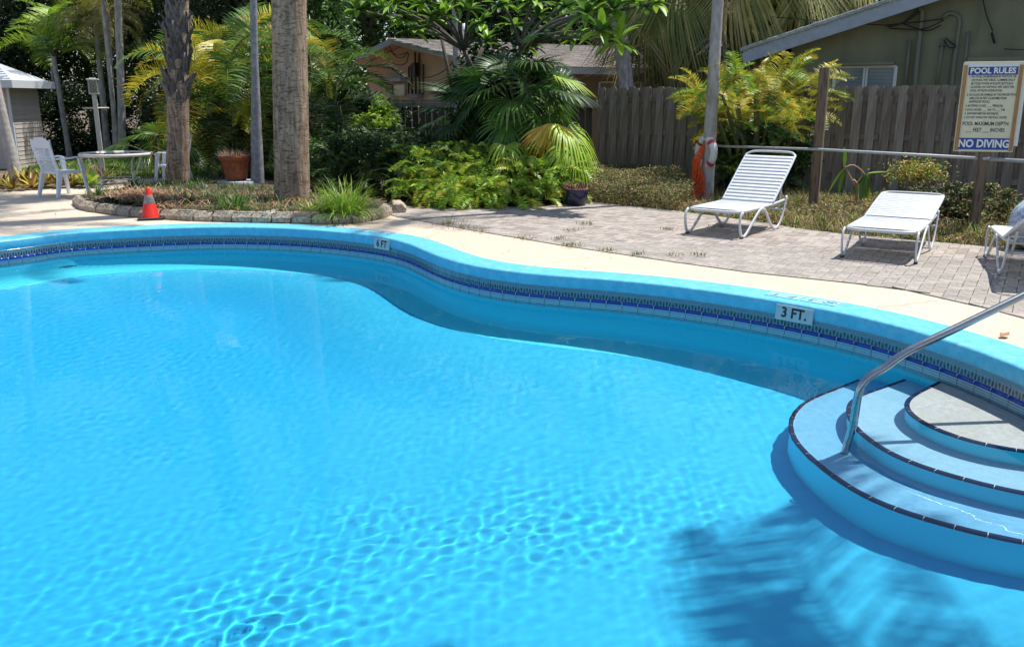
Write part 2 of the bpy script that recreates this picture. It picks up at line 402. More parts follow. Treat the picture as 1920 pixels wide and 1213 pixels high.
def tile_upper():
    n = NM('patterned_waterline_tile'); P = TL / 5
    base = n.mix(n.noise(300), (.11, .19, .23), (.17, .26, .30))
    # row of tall dark arches with pale outlines; they point up and down in turn
    u = n.f('SUBTRACT', n.f('FRACT', n.f('DIVIDE', n.f('ADD', n.x, TL), P)), .5)
    alt = n.f('SUBTRACT', n.f('MULTIPLY', n.f('FLOOR', n.f('MULTIPLY', n.f('FRACT', n.f('DIVIDE', n.f('ADD', n.x, TL), 2 * P)), 2)), 2), 1)
    v = n.f('DIVIDE', n.f('ADD', n.z, .0185), .0235)
    w = n.f('ADD', .27, n.f('MULTIPLY', n.f('MULTIPLY', v, alt), .12))
    e = n.f('ADD', n.f('POWER', n.f('DIVIDE', n.f('ABSOLUTE', u), w), 2), n.f('POWER', n.f('ABSOLUTE', v), 3))
    outer = n.f('LESS_THAN', e, 1.0); inner = n.f('LESS_THAN', n.f('ADD', n.f('POWER', n.f('DIVIDE', n.f('ABSOLUTE', u), .09), 2), n.f('POWER', n.f('ABSOLUTE', n.f('ADD', v, n.f('MULTIPLY', alt, .3))), 2)), .25)
    c = n.mix(outer, base, (.010, .013, .035)); c = n.mix(inner, c, (.12, .17, .22))
    edge = n.f('MULTIPLY', n.f('LESS_THAN', e, 1.9), n.f('GREATER_THAN', e, 1.5)); c = n.mix(n.f('MULTIPLY', edge, .7), c, (.05, .07, .12))
    # dotted and lined bands above
    ud = n.f('GREATER_THAN', n.f('FRACT', n.f('DIVIDE', n.f('ADD', n.x, TL), P / 3)), .5)
    for zc in (.020, .034): c = n.mix(n.f('MULTIPLY', n.f('MULTIPLY', ud, n.band(n.z, zc, .0035)), .8), c, (.03, .05, .12))
    for zc in (.010, .027, .041): c = n.mix(n.f('MULTIPLY', n.band(n.z, zc, .0012), .6), c, (.30, .38, .42))
    n.b.inputs['Coat Weight'].default_value = .2
    return n.done(c, .22)
def tile_lower():
    n = NM('lined_waterline_tile'); P = TL / 6
    c = n.mix(n.noise(200), (.17, .30, .36), (.24, .38, .43))
    for zc in (.070, .050, .034, .018, -.012, -.05, -.06): c = n.mix(n.f('MULTIPLY', n.band(n.z, zc, .0022), .75), c, (.50, .64, .68))
    ud = n.f('GREATER_THAN', n.f('FRACT', n.f('DIVIDE', n.f('ADD', n.x, TL), P / 2.5)), .5)
    for zc in (.060, .042, .026): c = n.mix(n.f('MULTIPLY', n.f('MULTIPLY', ud, n.band(n.z, zc, .0035)), .65), c, (.06, .12, .20))
    u = n.f('SUBTRACT', n.f('FRACT', n.f('DIVIDE', n.f('ADD', n.x, TL), P)), .5)
    v = n.f('DIVIDE', n.f('ADD', n.z, -.004), .011)
    d = n.f('ABSOLUTE', n.f('SUBTRACT', n.f('ABSOLUTE', n.f('MULTIPLY', u, 2.4)), n.f('ABSOLUTE', v)))
    xm = n.f('MULTIPLY', n.f('LESS_THAN', d, .28), n.f('LESS_THAN', n.f('ABSOLUTE', v), 1.0))
    c = n.mix(n.f('MULTIPLY', xm, .85), c, (.02, .05, .14))
    return n.done(c, .25)
M_tu, M_tlo = tile_upper(), tile_lower()
M_cobalt = mat('cobalt_glazed_tile', (.010, .035, .26), .2, var=(.018, .055, .34), scale=30, rnd=.12)
M_navy = mat('navy_glazed_tile', (.004, .012, .055), .6, var=(.007, .02, .085), scale=30, rnd=.2, spec=.15)
M_grout = mat('white_grout', (.78, .82, .82), .8, var=(.66, .72, .73), scale=40)
# grout bed behind the tiles, with a half round swell behind the trim row
sweep([(WALL + .0055, -.112), (WALL + .0055, -.203)] + [(WALL + .0055 + .0115 * math.sin(a), -.218 + .0165 * math.cos(a)) for a in np.linspace(0, math.pi, 7)] + [(WALL + .0055, -.234), (WALL + .0055, -.384), (WALL - .012, -.395)], 'grout', M_grout, pool)
def outline_frames(d, step):
    P = np.r_[off(d), off(d)[:1]]; s = np.r_[0, np.cumsum(np.hypot(*np.diff(P, axis=0).T))]; n = int(round(s[-1] / step)); st = s[-1] / n
    res = []
    for i in range(n):
        a = (i + .5) * st; p = [np.interp(a, s, P[:, k]) for k in (0, 1)]
        q0 = [np.interp(max(a - .05, 0), s, P[:, k]) for k in (0, 1)]; q1 = [np.interp(min(a + .05, s[-1]), s, P[:, k]) for k in (0, 1)]
        res.append((p[0], p[1], math.atan2(q1[1] - q0[1], q1[0] - q0[0])))
    return res, st
def tile_mesh(name, w, h, t, m):
    # the visible face looks inward (+y local), local x along the wall
    b = MB(); b.box((0, 0, 0), (w, t, h), bev=.0012); return b.mesh(name, m)
FR, ST = outline_frames(WALL + .004, TL)
me_u = tile_mesh('tile', ST - .004, .0885, .012, M_tu)
for v in me_u.vertices: pass
me_l = tile_mesh('tile', ST - .006, .149, .012, M_tlo)
_b = MB(); _n = 8
_v = []
for sx in (-1, 1):
    for a in np.linspace(0, math.pi, _n): _v.append((sx * (ST / 2 - .0045), .0215 * math.sin(a), .0175 * math.cos(a)))
_f = [(i, i + 1, _n + i + 1, _n + i) for i in range(_n - 1)] + [tuple(range(_n))[::-1], tuple(range(_n, 2 * _n))]
_b.add(_v, [f[::-1] for f in _f], True); me_t = _b.mesh('trim_tile', M_cobalt)
for (x, y, a) in FR:
    for me, z, nm in ((me_u, -.158, 'tile'), (me_l, -.3085, 'lower_tile'), (me_t, -.218, 'trim_tile')):
        o = mesh_obj(nm, me, pool, (x, y, z), (0, 0, a))
        if nm == 'trim_tile': n_ = Vector((-math.sin(a), math.cos(a))); o.location = (x + n_.x * -.002, y + n_.y * -.002, z)
        if nm == 'lower_tile': o.cycles.is_caustics_receiver = True
# ------------------------------------------------------------------ lettering
def text_mesh(name, s, size, m, extrude=.0006, align='CENTER', bold=0, sx=1.0):
    cu = bpy.data.curves.new('t', 'FONT'); cu.body = s; cu.size = size; cu.align_x = align; cu.align_y = 'CENTER'; cu.extrude = extrude; cu.offset = bold
    cu.resolution_u = 3
    o = bpy.data.objects.new('t', cu); COL.objects.link(o); dg = bpy.context.evaluated_depsgraph_get(); dg.update()
    me = bpy.data.meshes.new_from_object(o.evaluated_get(dg)); me.name = name
    bpy.data.objects.remove(o); bpy.data.curves.remove(cu)
    if sx != 1.0:
        me.transform(Matrix.Diagonal((sx, 1, 1, 1)))
    me.materials.clear(); me.materials.append(m); return me
M_black = mat('black_lettering', (.012, .012, .014), .5)
M_plate = mat('white_ceramic_plate', (.50, .56, .56), .35, var=(.42, .50, .52), scale=14)
M_fade = mat('faded_lettering', (.06, .07, .08), .7, var=(.16, .24, .28), scale=60)
M_fplate = mat('faded_white_tile', (.30, .60, .72), .5, var=(.24, .56, .70), scale=30)
def at_outline(px, py, d, z):
    g = G(px, py, z); P = off(d); i = int(np.argmin(np.hypot(P[:, 0] - g.x, P[:, 1] - g.y))); t = OUTER[(i + 2) % NP] - OUTER[i - 2]
    return Vector((P[i, 0], P[i, 1], z)), math.atan2(t[1], t[0]), Vector((INW[i, 0], INW[i, 1], 0))
def depth_mark(px, py, txt, w, label_face, tpx, tpy, label_top, diving):
    p, a, n = at_outline(px, py, LIP + .010, -.085)
    r = empty('depth_marker', p, a + math.pi, label_face, 'depth marker', 'depth markers of the pool')   # local +x to the viewer's right, local +y away from the water
    b = MB(); b.box((0, 0, 0), (w, .012, .125), bev=.002); b.build('plate', M_plate, r, (0, 0, 0), (R(-6), 0, 0))
    mesh_obj('lettering', text_mesh('lettering', txt, .115, M_black, bold=.003, sx=.95), r, (0, -.0072, .002), (R(84), 0, 0))
    # tiles let into the top of the coping, read from the deck side
    p, a, n = at_outline(tpx, tpy, LIP * .50, .0)
    p.z = .0155
    r = empty('depth_marker', p, a, label_top, 'depth marker', 'depth markers of the pool')
    x = -.27
    for k, s in enumerate(((diving, 1), (txt[0], 1), ('/', .0), ('F', 1), ('T', 1))):
        if s[1] == 0: continue
        b = MB(); b.box((0, 0, 0), (.146, .146, .010), bev=.002); xx = -.30 + .15 * (k if k < 2 else k - 1) + (.02 if k > 1 else 0)
        t = b.build('plate', M_fplate, r, (xx, 0, -.006))
        if s[0] == 'NO':
            q = MB(); q.lathe([(.050, 0), (.050, .001), (.058, .001), (.058, 0)], 28)
            q.box((0, 0, .0006), (.10, .007, .001), Matrix.Rotation(R(45), 3, 'Z')); q.tube([(-.03, .01, .0004), (.0, .002, .0004), (.03, -.02, .0004)], .005, 6); q.tube([(-.01, .012, .0004), (-.025, -.015, .0004)], .004, 6)
            q.build('diving_symbol', M_fade, r, (xx, 0, -.0005))
        else:
            mesh_obj('lettering', text_mesh('lettering', s[0], .13, M_fade, bold=.003), r, (xx, 0, -.0003))
depth_mark(1493, 590, '3 FT.', .33, 'white depth plate reading 3 FT. on the coping face left of the handrail', 1512, 556, 'faded 3 FT and no diving tiles set upside down in the coping top', 'NO')
depth_mark(712, 459, '6 FT', .30, 'white depth plate reading 6 FT on the far coping face', 712, 435, 'worn 6 FT tiles set in the far coping top behind the grass', 'NO')
# ------------------------------------------------------------------ steps in the pool
T1 = [(1749.8, 722), (1723.4, 734.4), (1702, 747.6), (1695.4, 757.5), (1703.6, 774), (1733, 793.8), (1776, 812.6), (1834, 830), (1901.5, 843)]
T2 = [(1670.7, 721), (1627.8, 735.4), (1598, 747.6), (1588.9, 760.8), (1591.5, 782), (1606, 804.7), (1652.5, 840), (1695.4, 861.4), (1749.8, 881), (1814, 899), (1885, 917), (1920, 924)]
T3 = [(1578.3, 725), (1535.4, 741), (1502.5, 757.5), (1482.7, 784), (1480.4, 802), (1487.6, 821), (1502.5, 841.6), (1553.6, 886), (1593, 912.5), (1641, 939), (1698.7, 960.3), (1763, 980), (1834, 998), (1908, 1013)]
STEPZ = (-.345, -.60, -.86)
M_st = [mat('depth_tinted_step_plaster_%s' % n, a, .85, var=b, scale=5, var2=c, scale2=26, bump=.15, bscale=80) for n, a, b, c in
        (('top', (.62, .66, .66), (.68, .72, .72), (.56, .58, .55)), ('middle', (.31, .60, .77), (.35, .64, .81), (.28, .56, .74)), ('low', (.18, .52, .78), (.22, .56, .82), (.16, .49, .75)))]  # lower treads coloured bluer, standing in for light absorbed by the water
steps = empty('pool_steps', (2.9, 5.1, 0), label='three curved white steps with dark blue nosing tiles under the handrail', cat='steps')
steps.location = (0, 0, 0)
TREAD_PTS = []
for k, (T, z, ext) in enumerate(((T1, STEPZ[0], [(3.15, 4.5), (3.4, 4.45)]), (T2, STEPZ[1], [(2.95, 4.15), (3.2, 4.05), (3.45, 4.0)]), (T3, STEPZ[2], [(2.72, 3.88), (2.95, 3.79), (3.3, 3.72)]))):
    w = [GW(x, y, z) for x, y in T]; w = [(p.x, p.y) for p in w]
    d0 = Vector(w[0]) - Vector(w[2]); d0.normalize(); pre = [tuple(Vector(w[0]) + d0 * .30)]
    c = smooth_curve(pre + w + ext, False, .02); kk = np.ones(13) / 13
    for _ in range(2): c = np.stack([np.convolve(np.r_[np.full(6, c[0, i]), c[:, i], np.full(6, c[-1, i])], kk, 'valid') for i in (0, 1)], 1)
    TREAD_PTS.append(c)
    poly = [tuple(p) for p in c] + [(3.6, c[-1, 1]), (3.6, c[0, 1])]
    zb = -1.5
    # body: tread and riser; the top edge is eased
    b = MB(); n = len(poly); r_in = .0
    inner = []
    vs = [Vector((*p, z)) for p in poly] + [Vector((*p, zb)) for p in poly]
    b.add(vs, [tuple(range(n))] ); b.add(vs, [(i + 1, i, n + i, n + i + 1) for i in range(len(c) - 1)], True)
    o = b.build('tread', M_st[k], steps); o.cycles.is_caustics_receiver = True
    # riser seen under the nosing in the lightened wall paint
    rv = []; t = np.gradient(c, axis=0); t /= np.linalg.norm(t, axis=1)[:, None]; nrm = np.stack([-t[:, 1], t[:, 0]], 1)
    # outward = away from the step body (left of travel is outward when going down the west side)
    if (nrm[len(c) // 2] @ np.array([-1, 0])) < 0: nrm = -nrm
    q = MB(); m_ = len(c); vs = []
    for j in range(m_):
        for dz, dd in ((-.03, .002), (-.05, -.0), (-.9, .0)): vs.append((c[j, 0] + nrm[j, 0] * (.003 + dd), c[j, 1] + nrm[j, 1] * (.003 + dd), z + dz))
    q.add(vs, [(j * 3 + i, j * 3 + i + 1, (j + 1) * 3 + i + 1, (j + 1) * 3 + i) for j in range(m_ - 1) for i in range(2)], True)
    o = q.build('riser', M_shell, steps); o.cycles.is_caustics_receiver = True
    # nosing tiles, one by one
    s = np.r_[0, np.cumsum(np.hypot(*np.diff(c, axis=0).T))]; TLn = .152; nt_ = int(s[-1] / TLn)
    for j in range(nt_):
        vs = []; fs = []
        for i, a in enumerate(np.linspace(j * TLn + .0025, (j + 1) * TLn - .0025, 5)):
            p = np.array([np.interp(a, s, c[:, 0]), np.interp(a, s, c[:, 1])]); nn = np.array([np.interp(a, s, nrm[:, 0]), np.interp(a, s, nrm[:, 1])])
            for dd, dz in ((-.020, .004), (.006, .004), (.012, -.002), (.012, -.028)): vs.append((*(p + nn * dd), z + dz))
        for i in range(4):
            for h in range(3): fs.append((i * 4 + h, i * 4 + h + 1, i * 4 + h + 5, i * 4 + h + 4))
        fs += [(0, 1, 2, 3), (16, 17, 18, 19)]
        o = MB().add(vs, fs).build('nosing_tile', M_navy, steps); o.cycles.is_caustics_receiver = True
    vs = []
    for j in range(m_):
        for dd, dz in ((-.022, .0015), (.004, .0015), (.008, -.004), (.008, -.03)): vs.append((c[j, 0] + nrm[j, 0] * dd, c[j, 1] + nrm[j, 1] * dd, z + dz))
    o = MB().add(vs, [(j * 4 + i, j * 4 + i + 1, (j + 1) * 4 + i + 1, (j + 1) * 4 + i) for j in range(m_ - 1) for i in range(3)]).build('grout', M_grout, steps); o.cycles.is_caustics_receiver = True
for _m in M_st: specks(_m, 120, .64, .70, (.30, .36, .36), .5)
specks(M_st[0], 4, .5, .7, (.50, .49, .44), .5)
# ------------------------------------------------------------------ steel handrail
M_steel = mat('brushed_steel', (.44, .45, .46), .22, metal=1, var=(.36, .37, .38), scale=6, stretch=(1, 1, 30))
rail = empty('pool_handrail', (2.05, 5.04, 0), label='curved stainless steel handrail rising from the pool steps', cat='handrail'); rail.location = (0, 0, 0)
_bx, _by = 2.085, 5.02
def rp(s, z): return (_bx + s, _by + .17 * s, z)
pts = [(2.05, 5.035, -.862), (2.072, 5.027, -.5), (2.083, 5.022, -.25), rp(.004, -.13), rp(.016, -.075), rp(.045, -.03), rp(.09, .005), rp(.16, .04)] + [rp(s, .206 + .44 * (s - .462)) for s in (.3, .6, .9, 1.2, 1.5, 1.7)] + [rp(1.8, .78), rp(1.92, .80), rp(2.04, .775), rp(2.11, .70), rp(2.13, .6), rp(2.135, .3), rp(2.135, .0)]
sp = smooth_curve(pts, False, .03)
MB().tube(sp, .0245, 20).build('tube', M_steel, rail)
MB().lathe([(.0255, -.38), (.0275, -.375), (.0275, -.30), (.0255, -.295)], 20).build('sleeve', M_steel, rail, (2.079, 5.0235, 0))
MB().lathe([(.02, -.001), (.055, -.001), (.055, .012), (.045, .022), (.025, .026)], 24).build('flange', M_steel, rail, (_bx + 2.135, _by + .363, .004))
# drain grate and underwater lamp
M_grate = mat('grey_drain_grate', (.06, .30, .42), .6, var=(.09, .38, .50), scale=20)
g = GW(160, 582, -1.75); fz = float(floor_z(g.x, g.y)); g = GW(160, 582, fz)
dr = empty('floor_drain', (g.x, g.y, fz), R(12), 'square grey drain grate on the deep pool floor', 'drain')
b = MB(); b.box((0, 0, .01), (.34, .34, .02), bev=.006); b.build('frame', M_grate, dr)
b = MB()
for i in range(9): b.box((-.13 + i * .033, 0, .024), (.016, .29, .012))
o = b.build('grate', mat('pale_grate_bars', (.30, .50, .58), .6), dr); o['kind'] = 'stuff'
p, a, n = at_outline(125, 503, WALL, 0); 
best = int(np.argmin(np.hypot(off(WALL)[:, 0] + 5.57, off(WALL)[:, 1] - 10.8)))
pw = off(WALL)[best]; a = math.atan2(_t[best, 1], _t[best, 0])
lamp = empty('pool_light', (pw[0], pw[1], -1.06), a, 'round dark pool light set in the far left underwater wall', 'light')
M_lring = mat('dull_lamp_ring', (.03, .16, .24), .6); M_llens = mat('lamp_lens', (.10, .32, .42), .5)
MB().lathe([(.10, 0), (.14, 0), (.14, .02), (.115, .03), (.10, .02)], 32).build('ring', M_lring, lamp, (0, .0, 0), (R(-90), 0, 0))
MB().lathe([(0, .035), (.06, .03), (.10, .015)], 32).build('lens', M_llens, lamp, (0, .0, 0), (R(-90), 0, 0))
for o in lamp.children: o.cycles.is_caustics_receiver = True
# ------------------------------------------------------------------ ground sheets round the pool
def holed_sheet(name, outer, hole, z, m, kind='structure', step=None):
    pts = [Vector(p) for p in outer]; n0 = len(pts); ed = [(i, (i + 1) % n0) for i in range(n0)]
    if hole is not None:
        h = [Vector(p) for p in hole]; ed += [(n0 + i, n0 + (i + 1) % len(h)) for i in range(len(h))]; pts += h
    r = geometry.delaunay_2d_cdt(pts, ed, [], 0, 1e-6)
    V = np.array([[p.x, p.y, z] for p in r[0]]); F = [f for f in r[2]]
    c = np.array([V[list(f)].mean(0) for f in F]); ok = inside(outer, c[:, 0], c[:, 1])
    if hole is not None: ok &= ~inside(hole, c[:, 0], c[:, 1])
    F = np.array([f for f, k in zip(F, ok) if k])
    a = V[F[:, 1]] - V[F[:, 0]]; b = V[F[:, 2]] - V[F[:, 0]]; fl_ = (a[:, 0] * b[:, 1] - a[:, 1] * b[:, 0]) < 0; F[fl_] = F[fl_][:, ::-1]
    o = mesh_obj(name, np_mesh(name, V, F, m)); return tag(o, kind=kind)
HOLE = [tuple(p) for p in off(.002)[::2]]
M_soil = mat('dry_garden_soil', (.13, .095, .065), .95, var=(.20, .15, .10), scale=3, var2=(.08, .065, .045), scale2=18, bump=.6, bscale=25, bdist=.03)
specks(M_soil, 2.2, .48, .66, (.26, .20, .13), .8)
holed_sheet('ground', [(-300, -200), (300, -200), (300, 400), (-300, 400)], [tuple(p) for p in off(.05)[::4]], -.012, M_soil)
# cream painted deck, a thin sheet of concrete
DK = [G(x, y) for x, y in ((735, 405), (870, 430), (1060, 462), (1250, 490), (1400, 511), (1600, 532), (1700, 545), (1850, 579))]
DECK_EDGE = [(p.x, p.y) for p in DK] + [(4.05, 5.9), (4.35, 5.0), (4.5, 4.0), (4.5, 2.0), (4.2, -6), (-14, -6), (-14, 9), (-13, 14.9)]
_l = [G(x, y) for x, y in ((-300, 357), (0, 360), (80, 356), (150, 349), (215, 338), (330, 334), (520, 340))]
DECK = DECK_EDGE + [(p.x, p.y) for p in _l] + [(-4.2, 16.0), (-1.9, 13.9), (-1.55, 13.1)]
n = NM('cream_painted_concrete')
c = n.mix(n.noise(1.1, .35, .7), (.53, .445, .345), (.57, .485, .385)); c = n.mix(n.noise(14, .52, .72), c, (.48, .395, .30)); c = n.mix(n.noise(70, .62, .70), c, (.30, .24, .18))
v = n.nt.nodes.new('ShaderNodeTexVoronoi'); v.feature = 'DISTANCE_TO_EDGE'; v.inputs['Scale'].default_value = .42
_ns = n.nt.nodes.new('ShaderNodeTexNoise'); _ns.inputs['Scale'].default_value = 5; _ad = n.nt.nodes.new('ShaderNodeMix'); _ad.data_type = 'VECTOR'; _ad.inputs[0].default_value = .12
n.nt.links.new(n.tc.outputs['Object'], _ns.inputs[0]); n.nt.links.new(n.tc.outputs['Object'], _ad.inputs[4]); n.nt.links.new(_ns.outputs[1], _ad.inputs[5]); n.nt.links.new(_ad.outputs[1], v.inputs[0])
c = n.mix(n.f('MULTIPLY', n.f('LESS_THAN', v.outputs[0], .0035), .45), c, (.30, .24, .18))
M_deck = n.done(c, .75)
bt = n.nt.nodes.new('ShaderNodeTexNoise'); bt.inputs['Scale'].default_value = 55; bt.inputs['Detail'].default_value = 6; n.nt.links.new(n.tc.outputs['Object'], bt.inputs[0])
bp = n.nt.nodes.new('ShaderNodeBump'); bp.inputs['Strength'].default_value = .3; bp.inputs['Distance'].default_value = .01; n.nt.links.new(bt.outputs[0], bp.inputs['Height']); n.nt.links.new(bp.outputs[0], n.b.inputs['Normal'])
deck = holed_sheet('pool_deck', DECK, HOLE, -.002, M_deck)
# planting bed and dry verge
_v0 = [G(x, y) for x, y in ((735, 386), (900, 391), (1050, 386), (1110, 380), (1270, 397), (1400, 414), (1500, 430), (1590, 441), (1800, 459), (1920, 470))]
PAT_BACK = [(p.x, p.y) for p in _v0]
PATIO = [(p.x, p.y) for p in DK] + [(4.05, 5.9), (4.35, 5.0), (4.5, 4.0), (9, 3), (9.5, 8.3)] + PAT_BACK[::-1] + [(-1.9, 13.7)]
M_joint = mat('sandy_paver_joint', (.10, .085, .065), .95, var=(.16, .14, .11), scale=20)
pat = empty('paver_patio', (0, 0, -.019), kind='structure')
o = holed_sheet('joint_sand', PATIO, None, .002, M_joint); o.parent = pat; del o['kind']
M_pav = mat('grey_brown_paver', (.33, .30, .265), .85, var=(.40, .37, .33), scale=6, var2=(.26, .235, .205), scale2=28, bump=.3, bscale=60, rnd=.13)
M_pav2 = mat('grey_paver', (.30, .27, .25), .85, var=(.37, .33, .31), scale=7, var2=(.25, .22, .20), scale2=30, bump=.3, bscale=60, rnd=.13)
# herringbone at an angle; each paver 20 x 10 cm
PW = .105; ang = R(-31); ca, sa = math.cos(ang), math.sin(ang); lst = []
pp = np.array(PATIO)
for i in range(-90, 120):
    for j in range(-120, 120):
        q = (i - j) % 4
        if q == 0: cx, cy, rz = (i + 1.0) * PW, (j + .5) * PW, 0
        elif q == 3: cx, cy, rz = (i + .5) * PW, (j + 1.0) * PW, R(90)
        else: continue
        x, y = cx * ca - cy * sa + 2.5, cx * sa + cy * ca + 9
        if -2.5 < x < 9.6 and 2 < y < 14.6: lst.append((x, y, rz + ang))
lst = np.array(lst); ok = np.ones(len(lst), bool)
for dx, dy in ((.09, 0), (-.09, 0), (0, .04), (0, -.04)):
    cc, ss = np.cos(lst[:, 2]), np.sin(lst[:, 2]); ok &= inside(PATIO, lst[:, 0] + dx * cc - dy * ss, lst[:, 1] + dx * ss + dy * cc)
allp = lst; lst = lst[ok]
# strip of cut pavers along the deck edge keeps the border closed
half = allp[~ok]; hk = inside(PATIO, half[:, 0], half[:, 1]); 
def proj(x, y, z=0):
    z = z - CAM_H; f = y * CP - z * SP
    return 960 + FPX * x / f, 606.5 - FPX * (y * SP + z * CP) / f
px, py = proj(lst[:, 0], lst[:, 1]); vis = (px > -20) & (px < 1940) & (py < 1240)
dist = np.hypot(lst[:, 0], lst[:, 1]) + np.where(vis, 0, 100); od = np.argsort(dist)
mb = MB(); mb.box((0, 0, -.02), (2 * PW - .004, PW - .004, .052), bev=.003)
me_p = [mb.mesh('paver', M_pav), mb.mesh('paver', M_pav2)]
for k in od[:300]:
    x, y, a = lst[k]; mesh_obj('paver', me_p[random.random() < .35], pat, (x, y, .0225 + random.uniform(-.001, .0015)), (random.uniform(-.006, .006), random.uniform(-.006, .006), a))
V = []; F = []; MI = []
bv = np.array([v for v in [(sx * (PW - .002), sy * (PW / 2 - .002), z) for z in (0, .0) for sx, sy in ((-1, -1), (1, -1), (1, 1), (-1, 1))]])
top = np.array([(sx * (PW - .0035), sy * (PW / 2 - .0035), .010) for sx, sy in ((-1, -1), (1, -1), (1, 1), (-1, 1))]); low = np.array([(sx * (PW - .001), sy * (PW / 2 - .001), .0) for sx, sy in ((-1, -1), (1, -1), (1, 1), (-1, 1))])
tm = np.r_[top, low]; tf = np.array([(0, 1, 2, 3), (4, 5, 1, 0), (5, 6, 2, 1), (6, 7, 3, 2), (7, 4, 0, 3)])
rest = lst[od[300:]]
for x, y, a in rest:
    cc, ss = math.cos(a), math.sin(a); t = tm.copy(); t[:, 2] += random.uniform(.000, .0025) + tm[:, 0] * random.uniform(-.01, .01)
    F.append(tf + 8 * len(V)); V.append(np.c_[t[:, 0] * cc - t[:, 1] * ss + x, t[:, 0] * ss + t[:, 1] * cc + y, t[:, 2] + .0185]); MI += [random.randrange(4)] * 5
PM = [mat('paver_%s' % s, a, .85, var=b, scale=7, var2=c, scale2=28, bump=.3, bscale=60) for s, a, b, c in (('warm', (.35, .305, .265), (.42, .375, .335), (.29, .25, .215)), ('grey', (.31, .275, .25), (.38, .34, .32), (.27, .24, .215)),
      ('dark', (.27, .23, .205), (.33, .285, .26), (.23, .195, .17)), ('pale', (.38, .33, .30), (.44, .39, .36), (.33, .285, .26)))]
o = mesh_obj('paver_field', np_mesh('paver_field', np.concatenate(V), np.concatenate(F), PM, False, MI), pat); o['kind'] = 'stuff'
# cut pieces along the edges: each clipped to the patio outline
px_ = np.array(PATIO); mb = MB(); nE = len(PATIO)
for x, y, a in half:
    cc, ss = math.cos(a), math.sin(a); poly = [(u * cc - v * ss + x, u * ss + v * cc + y) for u, v in ((-PW + .002, -PW / 2 + .002), (PW - .002, -PW / 2 + .002), (PW - .002, PW / 2 - .002), (-PW + .002, PW / 2 - .002))]
    for e in range(nE):
        A_, B_ = px_[e], px_[(e + 1) % nE]; d_ = B_ - A_; L_ = np.hypot(*d_); t_ = ((np.array([x, y]) - A_) @ d_) / L_ ** 2
        if t_ < -.12 / L_ or t_ > 1 + .12 / L_: continue
        n2 = np.array([-d_[1], d_[0]]) / L_; dist_ = (np.array([x, y]) - A_) @ n2
        if abs(dist_) > .16: continue
        m_ = A_ + d_ * .5
        if not inside(PATIO, np.array([m_[0] + n2[0] * .01]), np.array([m_[1] + n2[1] * .01]))[0]: n2 = -n2
        out = []
        for k in range(len(poly)):
            p_, q_ = np.array(poly[k]), np.array(poly[(k + 1) % len(poly)]); dp, dq = (p_ - A_) @ n2 - .004, (q_ - A_) @ n2 - .004
            if dp >= 0: out.append(tuple(p_))
            if (dp >= 0) != (dq >= 0): out.append(tuple(p_ + (q_ - p_) * dp / (dp - dq)))
        poly = out
        if len(poly) < 3: break
    if len(poly) < 3: continue
    P2 = np.array(poly); ar = .5 * abs(np.sum(P2[:, 0] * np.roll(P2[:, 1], -1) - np.roll(P2[:, 0], -1) * P2[:, 1])); c2 = P2.mean(0)
    if ar < .0006 or not inside(PATIO, np.array([c2[0]]), np.array([c2[1]]))[0]: continue
    mb.prism(poly, .003, .0275)
o = mb.build('cut_paver', M_pav, pat); o['kind'] = 'stuff'
# raised bed ringed with rough concrete blocks
_b0 = [(137, 385), (150, 396), (190, 403), (235, 409), (290, 413), (350, 417), (420, 419), (500, 421), (560, 422), (620, 423), (680, 420), (722, 411), (740, 400), (733, 393)]
BED = [G(x, y - 2.5) for x, y in _b0]; BED = [(p.x, p.y) for p in BED]
ring = smooth_curve(BED, False, .02); s = np.r_[0, np.cumsum(np.hypot(*np.diff(ring, axis=0).T))]
M_blk = mat('split_concrete_block', (.42, .34, .26), .95, var=(.55, .47, .38), scale=9, var2=(.24, .185, .13), scale2=22, bump=1, bscale=45, bdist=.02, rnd=.18)
edging = empty('flower_bed_edging', (0, 0, 0), label='low curved edging of rough tan concrete blocks around the palm bed', cat='edging')
a = .0
while a < s[-1] - .2:
    L = random.uniform(.27, .31); p0 = [np.interp(a, s, ring[:, k]) for k in (0, 1)]; p1 = [np.interp(a + L, s, ring[:, k]) for k in (0, 1)]
    d = Vector((p1[0] - p0[0], p1[1] - p0[1], 0)); L_ = d.length; d.normalize(); nr = Vector((-d.y, d.x, 0))
    if nr.y < 0 and p0[0] > -6.7: nr = -nr
    mid = Vector(((p0[0] + p1[0]) / 2, (p0[1] + p1[1]) / 2, 0)) + nr * .09
    bm = bmesh.new(); bmesh.ops.create_cube(bm, size=1); bmesh.ops.scale(bm, vec=(L_ * random.uniform(.9, .96), .19, .135), verts=bm.verts)
    bmesh.ops.bevel(bm, geom=bm.edges[:], offset=.012, segments=1, affect='EDGES', profile=.5)
    bmesh.ops.subdivide_edges(bm, edges=bm.edges[:], cuts=1, use_grid_fill=True)
    for v in bm.verts:
        if v.co.y < -.05 and v.co.z > .02: v.co.y += .05
    for v in bm.verts: v.co += Vector([random.uniform(-.005, .005) for _ in range(3)]) * (2 if v.co.y * (-1) > .06 else 1)
    me = bpy.data.meshes.new('block'); bm.to_mesh(me); bm.free(); me.materials.append(M_blk)
    mesh_obj('block', me, edging, (mid.x, mid.y, .066 + random.uniform(-.006, .006)), (random.uniform(-.02, .02), random.uniform(-.02, .02), math.atan2(d.y, d.x) + random.uniform(-.04, .04)))
    a += L
